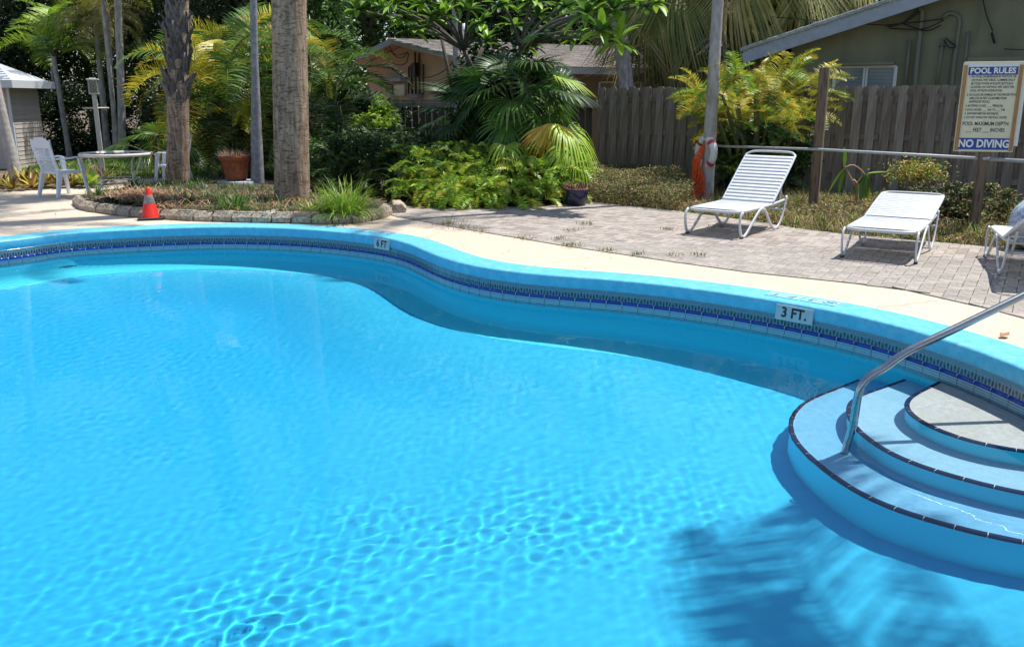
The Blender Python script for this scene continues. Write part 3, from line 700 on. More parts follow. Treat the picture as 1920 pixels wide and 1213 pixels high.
# mulch mound inside the bed
M_mulch = mat('brown_leaf_mulch', (.075, .048, .03), .95, var=(.15, .095, .058), scale=22, var2=(.05, .035, .022), scale2=7, bump=1, bscale=50, bdist=.03)
BEDP = bp_ = [(ring[i, 0], ring[i, 1]) for i in range(0, len(ring), 8)] + [(-2.0, 13.6), (-3.0, 16.2), (-5.2, 17.4), (-6.4, 17.3)] + [(G(a_, b_).x, G(a_, b_).y) for a_, b_ in ((312, 349), (262, 354), (205, 368), (150, 381))]
cx_, cy_ = np.mean([p[0] for p in bp_]), np.mean([p[1] for p in bp_])
gx, gy = np.meshgrid(np.arange(-7.4, -1.2, .12), np.arange(11.2, 17.6, .12), indexing='ij'); k = inside([(cx_ + (x - cx_) * .97, cy_ + (y - cy_) * .97) for x, y in bp_], gx, gy)
q = k[:-1, :-1] & k[1:, :-1] & k[:-1, 1:] & k[1:, 1:]; idx = np.arange(gx.size).reshape(gx.shape)
F = np.stack([idx[:-1, :-1][q], idx[1:, :-1][q], idx[1:, 1:][q], idx[:-1, 1:][q]], 1)
zz = .085 + .05 * vnoise(gx * 1.5, gy * 1.5, 3) + .02 * vnoise(gx * 7, gy * 7, 4) + .14 * np.exp(-((gx + 5.5) ** 2 + (gy - 12.95) ** 2) / .35) 
o = mesh_obj('bed_soil', np_mesh('bed_soil', np.stack([gx.ravel(), gy.ravel(), zz.ravel()], 1), F, M_mulch, True)); tag(o, kind='structure')
# ------------------------------------------------------------------ fences
M_cedar = mat('weathered_cedar', (.22, .185, .155), .9, var=(.32, .28, .245), scale=4, stretch=(9, 9, .8), var2=(.16, .125, .10), scale2=2.2, bump=.5, bscale=14, bdist=.006, rnd=.22)
M_cedar2 = mat('grey_cedar', (.26, .225, .20), .9, var=(.36, .32, .29), scale=4, stretch=(9, 9, .8), var2=(.20, .17, .145), scale2=2.2, bump=.5, bscale=14, bdist=.006, rnd=.2)
def dogear_mesh(w, h, t, m, ear=.028):
    b = MB(); o = [(-w / 2, 0), (w / 2, 0), (w / 2, h - ear), (w / 2 - ear, h), (-w / 2 + ear, h), (-w / 2, h - ear)]; n = 6
    vs = [Vector((x, -t / 2, z)) for x, z in o] + [Vector((x, t / 2, z)) for x, z in o]
    b.add(vs, [tuple(range(n)), tuple(range(n, 2 * n))[::-1]] + [(i, i + n, (i + 1) % n + n, (i + 1) % n) for i in range(n)]); return b.mesh('board', m)
def shadow_fence(A, B, h, label, mats, pitch=.232, w=.142):
    A, B = Vector((*A, 0)), Vector((*B, 0)); u = (B - A).normalized(); L = (B - A).length; a = math.atan2(u.y, u.x); nrm = Vector((u.y, -u.x, 0))
    f = empty('wooden_fence', (0, 0, 0), 0, label, 'fence')
    mes = [dogear_mesh(w * k, h, .018, mm) for mm in mats for k in (1, .97)]
    n = int(L / pitch)
    for i in range(n):
        for row in (0, 1):
            p = A + u * ((i + .5 * row) * pitch) + nrm * (.030 if row == 0 else -.030)
            o = mesh_obj('board', random.choice(mes), f, (p.x, p.y, random.uniform(-.02, .012)), (random.uniform(-.008, .008), random.uniform(-.007, .007), a + random.uniform(-.02, .02)))
    for z in (.35, 1.0, 1.6):
        b = MB(); b.bar(A + Vector((0, 0, z)), B + Vector((0, 0, z)), .038, .088); b.build('fence_rail', mats[0], f)
    return f
FA, FB = (1.75, 17.4), (10.2, 12.5)
shadow_fence(FA, FB, 1.83, 'weathered brown shadowbox board fence behind the sun loungers', [M_cedar, M_cedar2])
M_dkf = mat('dark_mossy_boards', (.055, .052, .036), .95, var=(.085, .082, .058), scale=4, stretch=(9, 9, .8), bump=.4, bscale=14, rnd=.25)
f2 = empty('wooden_fence', (0, 0, 0), 0, 'dark mossy board fence with a flat top rail below the peach house', 'fence')
mes = dogear_mesh(.14, 1.52, .018, M_dkf, .004)
for i in range(44):
    mesh_obj('board', mes, f2, (-4.9 + i * .152, 20.9 - i * .04, random.uniform(0, .01)), (0, random.uniform(-.006, .006), R(-15)))
b = MB(); b.bar((-5.0, 20.92, 1.575), (1.8, 19.1, 1.575), .12, .05); b.bar((-5.0, 20.86, 1.49), (1.8, 19.04, 1.49), .02, .10); b.build('fence_rail', M_cedar2, f2)
b = MB(); b.bar((-4.95, 20.6, .78), (-2.2, 19.87, .78), .10, .05); b.build('fence_rail', M_cedar2, f2)
# ------------------------------------------------------------------ posts, rail and pool rules sign
M_post = mat('weathered_post', (.19, .125, .075), .9, var=(.33, .26, .19), scale=5, stretch=(6, 6, .7), var2=(.09, .06, .04), scale2=5, bump=.6, bscale=16, bdist=.006)
def post(p, h, w, label, lean=(0, 0)):
    r = MB(); r.box((0, 0, h / 2 - .05), (w, w * .96, h + .1), bev=.006); o = r.build('wooden_post', M_post, None, p, (lean[0], lean[1], R(-28))); return tag(o, label, 'post')
P1 = G(1524, 396); P2 = G(1824, 438)
post((P1.x, P1.y, 0), 2.05, .13, 'tall rough wooden post right of the reclined lounger')
post((P2.x, P2.y, 0), 1.62, .125, 'wooden post carrying the pool rules sign', (0, R(0.8)))
M_pole = mat('grey_painted_pole', (.40, .42, .44), .4, var=(.46, .48, .50), scale=10)
PALM = G(1325, 375)
r = MB(); a0 = Vector((PALM.x + .06, PALM.y - .06, .875)); a1 = Vector((P1.x - .04, P1.y - .10, .905)); a2 = Vector((P2.x + .02, P2.y - .10, .915)); a3 = a2 + (a2 - a1).normalized() * 2.6
r.tube([a0, a1, a2], .019, 12); r.tube([a2 - Vector((0, 0, .004)), a3], .022, 12)
o = r.build('pool_pole', M_pole); tag(o, 'long grey pole resting across the wooden posts', 'pole')
S = AT(1853, 202, P2.y - .08); sgn = empty('pool_rules_sign', S, math.atan2(S.x, S.y) * -1 + R(8), 'cream and blue pool rules sign nailed to its post', 'sign')
M_cream = mat('cream_sign_face', (.66, .63, .44), .55, var=(.70, .67, .48), scale=4); M_swhite = mat('white_sign_board', (.72, .74, .72), .6); M_blue = mat('sign_blue', (.012, .06, .30), .5)
M_strip = mat('brown_wood_strip', (.34, .18, .07), .8, var=(.42, .24, .10), scale=6, stretch=(8, 8, .8)); M_ink = mat('sign_ink', (.035, .045, .08), .6); M_wh = mat('sign_white_lettering', (.80, .80, .72), .5)
SW, SH = .64, 1.03
b = MB(); b.box((.03, .022, .04), (SW + .03, .012, SH - .06)); b.build('back_board', M_swhite, sgn)
b = MB(); b.box((0, .006, 0), (SW, .012, SH)); b.build('panel', M_cream, sgn)
b = MB(); b.box((0, -.0012, SH / 2 - .035), (SW - .03, .0012, .05)); b.build('white_cap_strip', M_swhite, sgn)
b = MB(); b.box((.002, -.0012, SH / 2 - .098), (SW - .12, .0016, .092)); b.build('blue_band', M_blue, sgn)
b = MB(); b.box((-.002, -.0012, -SH / 2 + .092), (SW - .10, .0016, .135)); b.build('blue_band', M_blue, sgn)
for sx in (-1, 1):
    b = MB(); b.box((sx * (SW / 2 - .028), -.008, -.01), (.038, .014, SH - .04), bev=.002); b.build('strip', M_strip, sgn)
def sgt(s, size, x, z, m=M_ink, al='LEFT', bold=.0, sx=1, y=-.0022):
    me = text_mesh('lettering', s, size, m, .0003, al, bold, sx); mesh_obj('lettering', me, sgn, (x, y, z), (R(90), 0, 0))
sgt('POOL RULES', .088, .0, SH / 2 - .099, M_wh, 'CENTER', .003, .96, -.0028)
sgt('NO DIVING', .125, -.0, -SH / 2 + .091, M_wh, 'CENTER', .004, .84, -.0028)
x0 = -.245
for s, dx, z in (('1. NO FOOD OR BEVERAGES IN THE POOL OR', 0, .352), ('ON POOL WET DECK. COMMERCIALLY', .03, .312), ('BOTTLED WATER IN PLASTIC BOTTLES IS', .03, .272), ('ALLOWED ON THE POOL WET DECK FOR', .03, .232), ('POOL PATRON HYDRATION.', .03, .192),
                 ('2. NO GLASS OR ANIMALS IN THE FENCED POOL', 0, .145), ('AREA (OR 50 FEET (15,240 MM) FROM', .03, .105), ('UNFENCED POOL).', .03, .065), ('3. BATHING LOAD: ____ PERSONS.', 0, .018), ('4. POOL HOURS: ____ A.M. TO ____ P.M.', 0, -.028), ('5. SHOWER BEFORE ENTERING.', 0, -.072), ('6. DO NOT SWALLOW THE POOL WATER.', 0, -.116)):
    sgt(s, .036, x0 + dx, z, sx=.66 if len(s) > 30 else .72, bold=.0006)
sgt('POOL MAXIMUM DEPTH:', .062, -.005, -.190, al='CENTER', bold=.001, sx=.72); sgt('___ FEET ___ INCHES', .062, -.005, -.262, al='CENTER', bold=.001, sx=.72)
# ------------------------------------------------------------------ green house on the right
def onpl(px, py, P0, n, d=0):
    r_ = ray(px, py); P0 = Vector(P0) + Vector(n) * d; o = Vector((0, 0, CAM_H)); return o + r_ * ((P0 - o).dot(n) / r_.dot(n))
u = Vector((.867, -.498, 0)); n_ = Vector((-.498, -.867, 0)); W0 = Vector((5.64, 18.5, 0)); ha = math.atan2(u.y, u.x)
def L(s, d, z): "house wall frame: s along the wall, d out of the wall"; p = W0 + u * s + n_ * d; return (p.x, p.y, z)
def SZ(px, py, d=0):
    p = onpl(px, py, W0, n_, d); return (p - W0).dot(u), p.z
M_green = mat('olive_stucco', (.20, .21, .135), .9, var=(.23, .24, .16), scale=2, bump=.25, bscale=70); M_fascia = mat('blue_grey_fascia', (.36, .40, .47), .6, var=(.30, .34, .41), scale=6)
M_tilew = mat('pale_roof_tile', (.50, .52, .52), .9, var=(.36, .38, .38), scale=9, var2=(.25, .27, .27), scale2=24, bump=.5, bscale=40, rnd=.2)
M_frame = mat('white_window_frame', (.62, .66, .70), .4); M_glass = mat('dark_window_glass', (.05, .075, .095), .06, var=(.10, .14, .17), scale=60, spec=.8); M_pipe = mat('green_painted_pipe', (.17, .19, .145), .6); M_cable = mat('black_cable', (.012, .012, .014), .6)
specks(M_green, 1.5, .52, .75, (.14, .14, .09), .8, 4, (1, 1, .25)); specks(M_cedar, 5, .62, .70, (.06, .045, .035), .8); specks(M_cedar2, 5, .62, .70, (.08, .06, .05), .8)
gh = empty('green_house', (0, 0, 0), 0, 'olive green gabled house behind the fence on the far side of the pool', 'house')
OH = .55
s0, z0 = SZ(1393, 112, OH); s1, z1 = SZ(1735, 1, OH); sl = (z1 - z0) / (s1 - s0); APX = 8.2; zt = z0 + sl * (APX - s0)
zw = lambda s: z0 + sl * (s - s0) if s < APX else zt - sl * (s - APX)
b = MB(); out = [(0, 0), (0, zw(0) + .02), (APX, zt + .02), (2 * APX, zw(0) + .02), (2 * APX, 0)]
vs = [L(s, 0, z) for s, z in out] + [L(s, -9, z) for s, z in out]; m5 = 5
b.add(vs, [tuple(range(m5))[::-1], tuple(range(m5, 10))] + [(i, i + m5, (i + 1) % m5 + m5, (i + 1) % m5) for i in range(m5)]); b.build('wall', M_green, gh)
rf = MB()
for sgn_ in (0, 1):
    a_, c_ = ((s0, z0), (APX, zt)) if sgn_ == 0 else ((2 * APX - s0, z0), (APX, zt))
    vs = [L(a_[0], OH, a_[1] + .06), L(c_[0], OH, c_[1] + .06), L(c_[0], -9.4, c_[1] + .06), L(a_[0], -9.4, a_[1] + .06)]; vt = [(x, y, z + .11) for x, y, z in vs]
    rf.add(vs + vt, [(0, 1, 2, 3), (7, 6, 5, 4), (0, 4, 5, 1), (1, 5, 6, 2), (2, 6, 7, 3), (3, 7, 4, 0)])
roof = rf.build('roof', M_tilew, gh)
b = MB()
for a_ in ((s0, z0), (2 * APX - s0, z0)): b.bar(L(a_[0], OH + .012, a_[1] + .02), L(APX, OH + .012, zt + .02), .022, .20)
b.build('fascia', M_fascia, roof)
b = MB()
for a_ in ((s0, z0), (2 * APX - s0, z0)): b.add([L(a_[0], OH, a_[1] + .0), L(APX, OH, zt), L(APX, .0, zt), L(a_[0], .0, a_[1])], [(0, 1, 2, 3)])
b.build('soffit', M_green, roof)
k = s0 + .1; tm_ = []
for v in range(3):
    b = MB(); 
    for j in range(1): b.box((0, 0, 0), (.34, .34, .075), Matrix.Rotation(R(random.uniform(-3, 3)), 3, 'Y') , bev=.012)
    tm_.append(b.mesh('roof_tile', M_tilew))
th = math.atan(sl)
while k < APX:
    p = L(k, OH - .13, zw(k) + .205); mesh_obj('roof_tile', random.choice(tm_), roof, p, (0, -th - .06 + random.uniform(-.03, .03), ha)); k += .30
def hwindow(px0, py0, px1, py1, parent, SZf, Lf, mullions, name='window', mf=M_frame, mg=M_glass):
    sa_, za = SZf(px0, py1); sb, zb = SZf(px1, py0); b = MB(); t = .045
    for (a, c) in (((sa_, za), (sb, za)), ((sa_, zb), (sb, zb)), ((sa_, za), (sa_, zb)), ((sb, za), (sb, zb))): b.bar(Lf(a[0], .02, a[1]), Lf(c[0], .02, c[1]), .06, t, up=(0, 0, 1) if a[1] == c[1] else tuple(n_))
    for q in mullions: s_ = sa_ + (sb - sa_) * q; b.bar(Lf(s_, .025, za), Lf(s_, .025, zb), .05, .06, up=tuple(n_))
    w = b.build(name, mf, parent); g = MB(); g.add([Lf(sa_, .006, za), Lf(sb, .006, za), Lf(sb, .006, zb), Lf(sa_, .006, zb)], [(0, 1, 2, 3)]); g.build('pane', mg, w)
    return sa_, za, sb, zb
M_blinds = NM('window_with_blinds'); _w = M_blinds; c = _w.mix(_w.f('LESS_THAN', _w.f('FRACT', _w.f('MULTIPLY', _w.z, 38)), .35), (.20, .27, .33), (.075, .10, .125)); M_blinds = _w.done(c, .12)
hwindow(1563, 125, 1681, 172, gh, SZ, L, (.5, .53), mg=M_blinds)
sa_, za = SZ(1553, 123); sb, zb = SZ(1679, 117); b = MB(); b.bar(L(sa_, .10, za + .01), L(sb, .10, za + .01), .20, .05); b.build('window_hood', M_green, gh)
sa_, za = SZ(1815, 113); sb, zb = SZ(1925, 106); b = MB(); b.bar(L(sa_, .10, za), L(sb + .8, .10, za), .20, .06); b.build('window_hood', M_green, gh)
M_grey = mat('grey_shutter', (.20, .20, .22), .6)
s2, z2 = SZ(1827, 190); b = MB(); b.add([L(s2, .02, 1.2), L(s2 + 1.6, .02, 1.2), L(s2 + 1.6, .02, za - .03), L(s2, .02, za - .03)], [(0, 1, 2, 3)]); b.build('shutter', M_grey, gh)
def wpipe(pts, r, d=.06, m=M_pipe, nm='conduit'):
    q = [Vector(L(*[SZ(x, y, d)[0], d, SZ(x, y, d)[1]])) for x, y in pts]; b = MB(); b.tube(smooth_curve(q, False, .06) if len(q) > 2 else q, r, 8); return b.build(nm, m, gh)
wpipe([(1697, 165), (1706, 75)], .028); wpipe([(1715, 165), (1722, 90), (1729, 30), (1727, 20), (1718, 16)], .045); wpipe([(1755, 165), (1769, 72)], .028)
wpipe([(1784, 165), (1790, 110), (1799, 45), (1797, 32), (1788, 26), (1777, 26), (1769, 34)], .035); wpipe([(1805, 165), (1815, 60)], .030); wpipe([(1772, 165), (1782, 105), (1788, 82)], .012)
wpipe([(1815, 84), (1825, 80), (1830, 60), (1838, -5)], .010); wpipe([(1842, -5), (1850, 30), (1862, 60)], .010, m=M_cable, nm='cable'); wpipe([(1859, 62), (1865, 82)], .02, m=M_cable, nm='cable')
for ps in ([(1660, 48), (1690, 45), (1722, 18)], [(1664, 52), (1700, 40), (1724, 22)], [(1660, 48), (1720, 42), (1768, 36)], [(1668, 54), (1730, 55), (1770, 38)], [(1690, 44), (1735, 58), (1764, 48)], [(1774, 72), (1785, 82), (1792, 86)], [(1770, 75), (1780, 90), (1793, 88)]): wpipe(ps, .012, .14, M_cable, 'cable')
# eave end box and small dark wing left of the green house
b = MB(); b.box(L(-.55, -2.4, 1.28), (1.0, 4.0, 2.56), Matrix.Rotation(ha, 3, 'Z')); o = b.build('side_wall', mat('dark_side_wall', (.08, .07, .055), .9), gh)
# overhead wires
def wire(A, B, sag, r, label, n=16):
    A, B = Vector(A), Vector(B); pts = [A.lerp(B, t) - Vector((0, 0, sag * 4 * t * (1 - t))) for t in np.linspace(0, 1, n)]; b = MB(); b.tube(pts, r, 5); return tag(b.build('overhead_wire', M_cable), label, 'wire', 'overhead wires')
wire(AT(940, -60, 27), AT(1660, 48, 17.3), .25, .010, 'upper dark wire running to the pipe on the green gable')
wire(AT(1480, 55, 22), L(SZ(1772, 88, .1)[0], .1, SZ(1772, 88, .1)[1]), .12, .012, 'thick wire crossing the green gable at mid height')
wire(AT(1100, -20, 28), L(SZ(1925, 94, .2)[0], .2, SZ(1925, 94, .2)[1]), .35, .007, 'thin lower wire crossing the green gable')
# ------------------------------------------------------------------ peach house
ph = empty('peach_house', (0, 0, 0), 0, 'peach stucco house with shallow gable and shingle roof beyond the trees', 'house')
M_peach = mat('peach_stucco', (.88, .64, .49), .9, var=(.84, .60, .45), scale=2, bump=.2, bscale=60); M_shin = mat('brown_grey_shingle', (.20, .17, .145), .95, var=(.27, .235, .20), scale=3, stretch=(2, 2, 8), var2=(.15, .125, .105), scale2=9, rnd=.16)
M_pf = mat('light_grey_fascia', (.46, .50, .58), .6); M_trimp = mat('peach_soffit', (.70, .48, .36), .8)
Aa = AT(735, 79, 28); Rr = AT(930, 131, 22.4); Ll = AT(650, 121, 31.6); rd = Vector((11.7, 7.0, 0)).normalized()
gn = Vector((-rd.x, -rd.y, 0)); LEN = 14.5
Aw, Rw, Lw = [p + rd * .55 for p in (Aa, Rr, Ll)]
b = MB(); o5 = [Vector((Lw.x, Lw.y, 0)), Vector((Lw.x, Lw.y, Lw.z - .03)), Vector((Aw.x, Aw.y, Aw.z - .03)), Vector((Rw.x, Rw.y, Rw.z - .03)), Vector((Rw.x, Rw.y, 0))]
wi = (Aw - Rw).normalized(); wi.z = 0; wi.normalize()
o5[3] = Rw + wi * .5; o5[3].z = Rw.z + .03; o5[4] = Vector((o5[3].x, o5[3].y, 0)); o5[0] = Lw - wi * .45; o5[0].z = 0; o5[1] = Vector((o5[0].x, o5[0].y, Lw.z + .02))
b.add(o5 + [p + rd * LEN for p in o5], [(0, 1, 2, 3, 4), (9, 8, 7, 6, 5), (3, 8, 9, 4), (0, 5, 6, 1), (1, 6, 7, 2), (2, 7, 8, 3)]); b.build('wall', M_peach, ph)
b = MB()
for e in (Rr, Ll):
    vs = [e, Aa, Aa + rd * (LEN + 1), e + rd * (LEN + 1)]; b.add([v + Vector((0, 0, .0)) for v in vs] + [v + Vector((0, 0, .10)) for v in vs], [(0, 1, 2, 3), (4, 5, 6, 7), (0, 4, 5, 1), (1, 5, 6, 2), (2, 6, 7, 3), (3, 7, 4, 0)])
prf = b.build('roof', M_trimp, ph)
for e in (Rr, Ll):
    b = MB(); b.bar(e - rd * .012 + Vector((0, 0, .03)), Aa - rd * .012 + Vector((0, 0, .03)), .022, .17); b.build('fascia', M_pf, prf)
b = MB(); side = (Rr - Aa); side.z = 0; side.normalize(); b.bar(Rr + side * .012 + Vector((0, 0, .01)), Rr + side * .012 + rd * (LEN + 1) + Vector((0, 0, .01)), .022, .16); b.build('fascia', M_pf, prf)
# shingle courses as real overlapping strips cut into tabs
dn = (Rr - Aa); Ls = dn.length; dn.normalize(); nr = rd.cross(dn).normalized(); 
if nr.z < 0: nr = -nr
V = []; F = []; MIx = []; rows = int(Ls / .20)
for i in range(rows + 1):
    t0 = min(i * .20, Ls); x = -.02 - random.uniform(0, .3)
    while x < LEN + 1:
        w_ = random.uniform(.26, .36); a = Aa + rd * x + dn * (t0 - .03) + Vector((0, 0, .10)) + nr * .004; c2 = Aa + rd * (x + w_ - .012) + dn * (t0 - .03) + Vector((0, 0, .10)) + nr * .004
        d2 = dn * min(.215, Ls - t0 + .05) + nr * (.012 + random.uniform(0, .004))
        k0 = len(V); V += [a, c2, c2 + d2, a + d2, c2 + d2 - nr * .012, a + d2 - nr * .012]; F += [(k0, k0 + 1, k0 + 2, k0 + 3), (k0 + 3, k0 + 2, k0 + 4, k0 + 5)]; MIx += [random.randrange(3)] * 2; x += w_
SM = [mat('shingle_%s' % q, c_, .95, var=tuple(v * 1.2 for v in c_), scale=14) for q, c_ in (('mid', (.29, .26, .23)), ('dark', (.24, .215, .19)), ('pale', (.35, .31, .28)))]
o = mesh_obj('shingles', np_mesh('shingles', [tuple(v) for v in V], F, SM, False, MIx), prf); o['kind'] = 'stuff'
# gable window, hood, pipes
gnn = Vector(((Rw - Aw).y, -(Rw - Aw).x, 0)).normalized()
if gnn.y > 0: gnn = -gnn
gu = Vector((-gnn.y, gnn.x, 0)); 
if gu.x < 0: gu = -gu
def PZ(px, py, d=0): p = onpl(px, py, Aw, gnn, d); return (p - Aw).dot(gu), p.z
def PL(s, d, z): p = Aw + gu * s + gnn * d; return (p.x, p.y, z)
_n = n_; n_ = gnn
hwindow(736, 158, 760, 180, ph, PZ, PL, (), mf=mat('peach_window_frame', (.66, .56, .50), .6)); n_ = _n
sa_, za = PZ(722, 153); sb, zb = PZ(762, 150); b = MB(); b.bar(PL(sa_, .1, za + .02), PL(sb, .1, za + .02), .22, .10); b.build('window_hood', M_pf, ph)
M_rust = mat('rusty_brown_pipe', (.10, .055, .03), .8)
for ps, r_ in (([(766, 185), (767, 125)], .03), ([(773, 178), (771, 122)], .035), ([(780, 182), (778, 98)], .03), ([(787, 180), (786, 100)], .025), ([(794, 178), (794, 121)], .03)):
    q = [Vector(PL(PZ(x, y, .06)[0], .06, PZ(x, y, .06)[1])) for x, y in ps]; b = MB(); b.tube(q, r_, 6); b.build('conduit', M_rust, ph)
sa_, za = PZ(784, 132); b = MB(); b.box(PL(sa_, .08, za), (.24, .16, .42), Matrix.Rotation(math.atan2(gu.y, gu.x), 3, 'Z')); b.build('meter_box', M_cable, ph)
sa_, za = PZ(784, 181); b = MB(); b.box(PL(sa_, .10, za), (.75, .2, .14), Matrix.Rotation(math.atan2(gu.y, gu.x), 3, 'Z'), bev=.01); b.build('meter_box', mat('grey_meter_box', (.30, .29, .28), .6), ph)
for ps in ([(722, 84), (724, 110), (745, 122), (762, 118), (766, 100)], [(728, 82), (740, 105), (756, 108), (764, 98)], [(766, 142), (800, 146), (830, 135), (852, 115)], [(722, 90), (745, 104), (765, 98)]):
    q = [Vector(PL(PZ(x, y, .3)[0], .3, PZ(x, y, .3)[1])) for x, y in ps]; b = MB(); b.tube(smooth_curve(q, False, .1), .014, 5); b.build('cable', M_cable, ph)
b = MB(); p = Aa + rd * 2.3 + dn * .35 + Vector((0, 0, .1)); b.tube([p, p + Vector((0, 0, .55))], .05, 10); b.build('vent_pipe', M_frame, prf)
b = MB(); p = Aa + rd * 12.0 + dn * 2.6 + Vector((0, 0, .1)); b.tube([p, p + Vector((0, 0, .40))], .05, 10); b.build('vent_pipe', M_frame, prf)
# windows in the long shaded wall
ln = Vector((rd.y, -rd.x, 0)); C0 = o5[3]
def QZ(px, py, d=0): p = onpl(px, py, C0, ln, d); return (p - C0).dot(rd), p.z
def QL(s, d, z): p = C0 + rd * s + ln * d; return (p.x, p.y, z)
_n = n_; n_ = ln
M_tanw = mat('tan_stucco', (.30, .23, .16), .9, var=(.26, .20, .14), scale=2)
for x0_, x1_ in ((1122, 1152), (1188, 1200), (1266, 1292), (1304, 1322)): hwindow(x0_, 155, x1_, 178, ph, QZ, QL, ())
n_ = _n
b = MB(); b.add([QL(0.05, .012, 0), QL(LEN - .05, .012, 0), QL(LEN - .05, .012, Rr.z), QL(.05, .012, Rr.z)], [(0, 1, 2, 3)]); b.build('wall_render', M_tanw, ph)
# ------------------------------------------------------------------ shed on the left
sh = empty('garden_shed', (-11.65, 21.0, 0), R(2), 'small grey lap sided shed with pale shingle roof on the far left', 'shed')
M_sid = mat('pale_grey_siding', (.40, .36, .34), .8, var=(.46, .42, .40), scale=5, stretch=(1, 1, 6), rnd=.06); M_str = mat('white_shed_fascia', (.55, .58, .62), .5); M_shs = mat('pale_shed_shingle', (.45, .48, .52), .9, var=(.54, .57, .60), scale=9, var2=(.37, .40, .44), scale2=25, rnd=.12)
b = MB(); b.box((-1.6, .68, .99), (3.16, 1.32, 1.98)); b.build('wall', mat('shed_wall_board', (.28, .26, .24), .9), sh)
pk = MB(); pk.add([(-.62, -.012, -.0), (0, -.012, 0), (0, -.002, .105), (-.62, -.002, .105), (-.62, .0, 0), (0, 0, 0)], [(0, 1, 2, 3), (4, 5, 1, 0), (1, 5, 2)]); me = pk.mesh('siding_plank', M_sid)
for i in range(19): mesh_obj('siding_plank', me, sh, (-.045, .015, .02 + i * .103), (0, 0, 0))
pk = MB(); pk.add([(0, -.0, -.0), (0, 1.3, 0), (-.010, 1.3, .105), (-.010, 0, .105)], [(0, 1, 2, 3)]); me = pk.mesh('siding_plank', M_sid)
for i in range(19): mesh_obj('siding_plank', me, sh, (.012, .03, .02 + i * .103))
b = MB(); b.box((-.02, -.012, .99), (.06, .05, 1.97)); b.box((-.68, -.015, .97), (.09, .05, 1.93)); b.build('corner_trim', M_str, sh)
b = MB(); b.box((-1.18, -.01, .93), (.88, .04, 1.80), bev=.004); d_ = b.build('door', mat('grey_shed_door', (.34, .32, .31), .7, var=(.30, .28, .27), scale=6), sh)
b = MB(); b.lathe([(0, .03), (.025, .03), (.03, .015), (.01, 0)], 12); b.build('handle', M_steel, d_, (-.83, -.04, .95), (R(90), 0, 0))
b = MB(); ex0, ex1, ey0, ey1, ez = -3.9, .30, -.45, 1.6, 2.0; ap = (-1.7, 1.2, 2.75)
vs = [(ex0, ey0, ez), (ex1, ey0, ez), (ex1, ey1, ez), (ex0, ey1, ez), (-2.5, .9, 2.50), (-.75, .9, 2.50)]
b.add(vs + [(x, y, z - .05) for x, y, z in vs[:4]], [(0, 1, 5, 4), (1, 2, 5), (2, 3, 4, 5), (3, 0, 4), (6, 9, 8, 7), (0, 6, 7, 1), (1, 7, 8, 2)]); srf = b.build('roof', M_shs, sh)
b = MB(); b.box(((ex0 + ex1) / 2, ey0 - .014, ez - .05), (ex1 - ex0 + .05, .026, .17)); b.box((ex1 + .014, (ey0 + ey1) / 2, ez - .05), (.026, ey1 - ey0, .17)); b.build('fascia', M_str, srf)
V = []; F = []; 
for i in range(9):
    for j in range(16):
        t0, t1 = i / 9, (i + 1) / 9; xa0 = ex0 + (-2.5 - ex0) * t0; xa1 = ex1 + (-.75 - ex1) * t0; w_ = (xa1 - xa0) / 16; x = xa0 + j * w_ + (.4 * w_ if i % 2 else 0) * (j < 15)
        y0_, z0_ = ey0 + (.9 - ey0) * t0, ez + (.5) * t0; y1_, z1_ = ey0 + (.9 - ey0) * t1, ez + .5 * t1
        k0 = len(V); V += [(x + .005, y0_ - .01, z0_ + .022), (x + w_ - .008, y0_ - .01, z0_ + .022), (x + w_ - .008, y1_, z1_ + .008), (x + .005, y1_, z1_ + .008), (x + .005, y0_ - .01, z0_ + .004), (x + w_ - .008, y0_ - .01, z0_ + .004)]; F += [(k0, k0 + 1, k0 + 2, k0 + 3), (k0 + 4, k0 + 5, k0 + 1, k0)]
o = mesh_obj('shingles', np_mesh('shingles', V, F, M_shs), srf); o['kind'] = 'stuff'
# lamp post
M_wpost = mat('white_painted_post', (.60, .58, .55), .6, var=(.50, .48, .45), scale=8)
g = G(193, 322); lp = empty('lamp_post', (g.x, g.y, 0), R(20), 'white lantern on a square post with crossbar behind the table', 'lamp post')
b = MB(); b.box((0, 0, .86), (.095, .095, 1.72), bev=.004); b.build('post', M_wpost, lp)
b = MB(); b.tube([(-.25, 0, 1.42), (.25, 0, 1.42)], .018, 8); b.lathe([(0, -.02), (.028, -.01), (.028, .01), (0, .02)], 8, (-.25, 0, 1.42)); b.lathe([(0, -.02), (.028, -.01), (.028, .01), (0, .02)], 8, (.25, 0, 1.42)); b.build('crossbar', M_wpost, lp)
b = MB(); b.box((0, 0, 1.735), (.20, .20, .03)); b.box((0, 0, 2.04), (.25, .25, .035), bev=.008); b.box((0, 0, 2.07), (.12, .12, .03))
for sx in (-1, 1):
    for sy in (-1, 1): b.box((sx * .088, sy * .088, 1.885), (.018, .018, .27))
lt = b.build('lantern', M_wpost, lp); b = MB()
for k in range(4): b.box(((.09, 0, 1.885), (-.09, 0, 1.885), (0, .09, 1.885), (0, -.09, 1.885))[k], (.003, .16, .27) if k < 2 else (.16, .003, .27))
mg = mat('lantern_glass', (.6, .65, .65), .05); mg.node_tree.nodes['Principled BSDF'].inputs['Transmission Weight'].default_value = .9; b.build('glass', mg, lt)
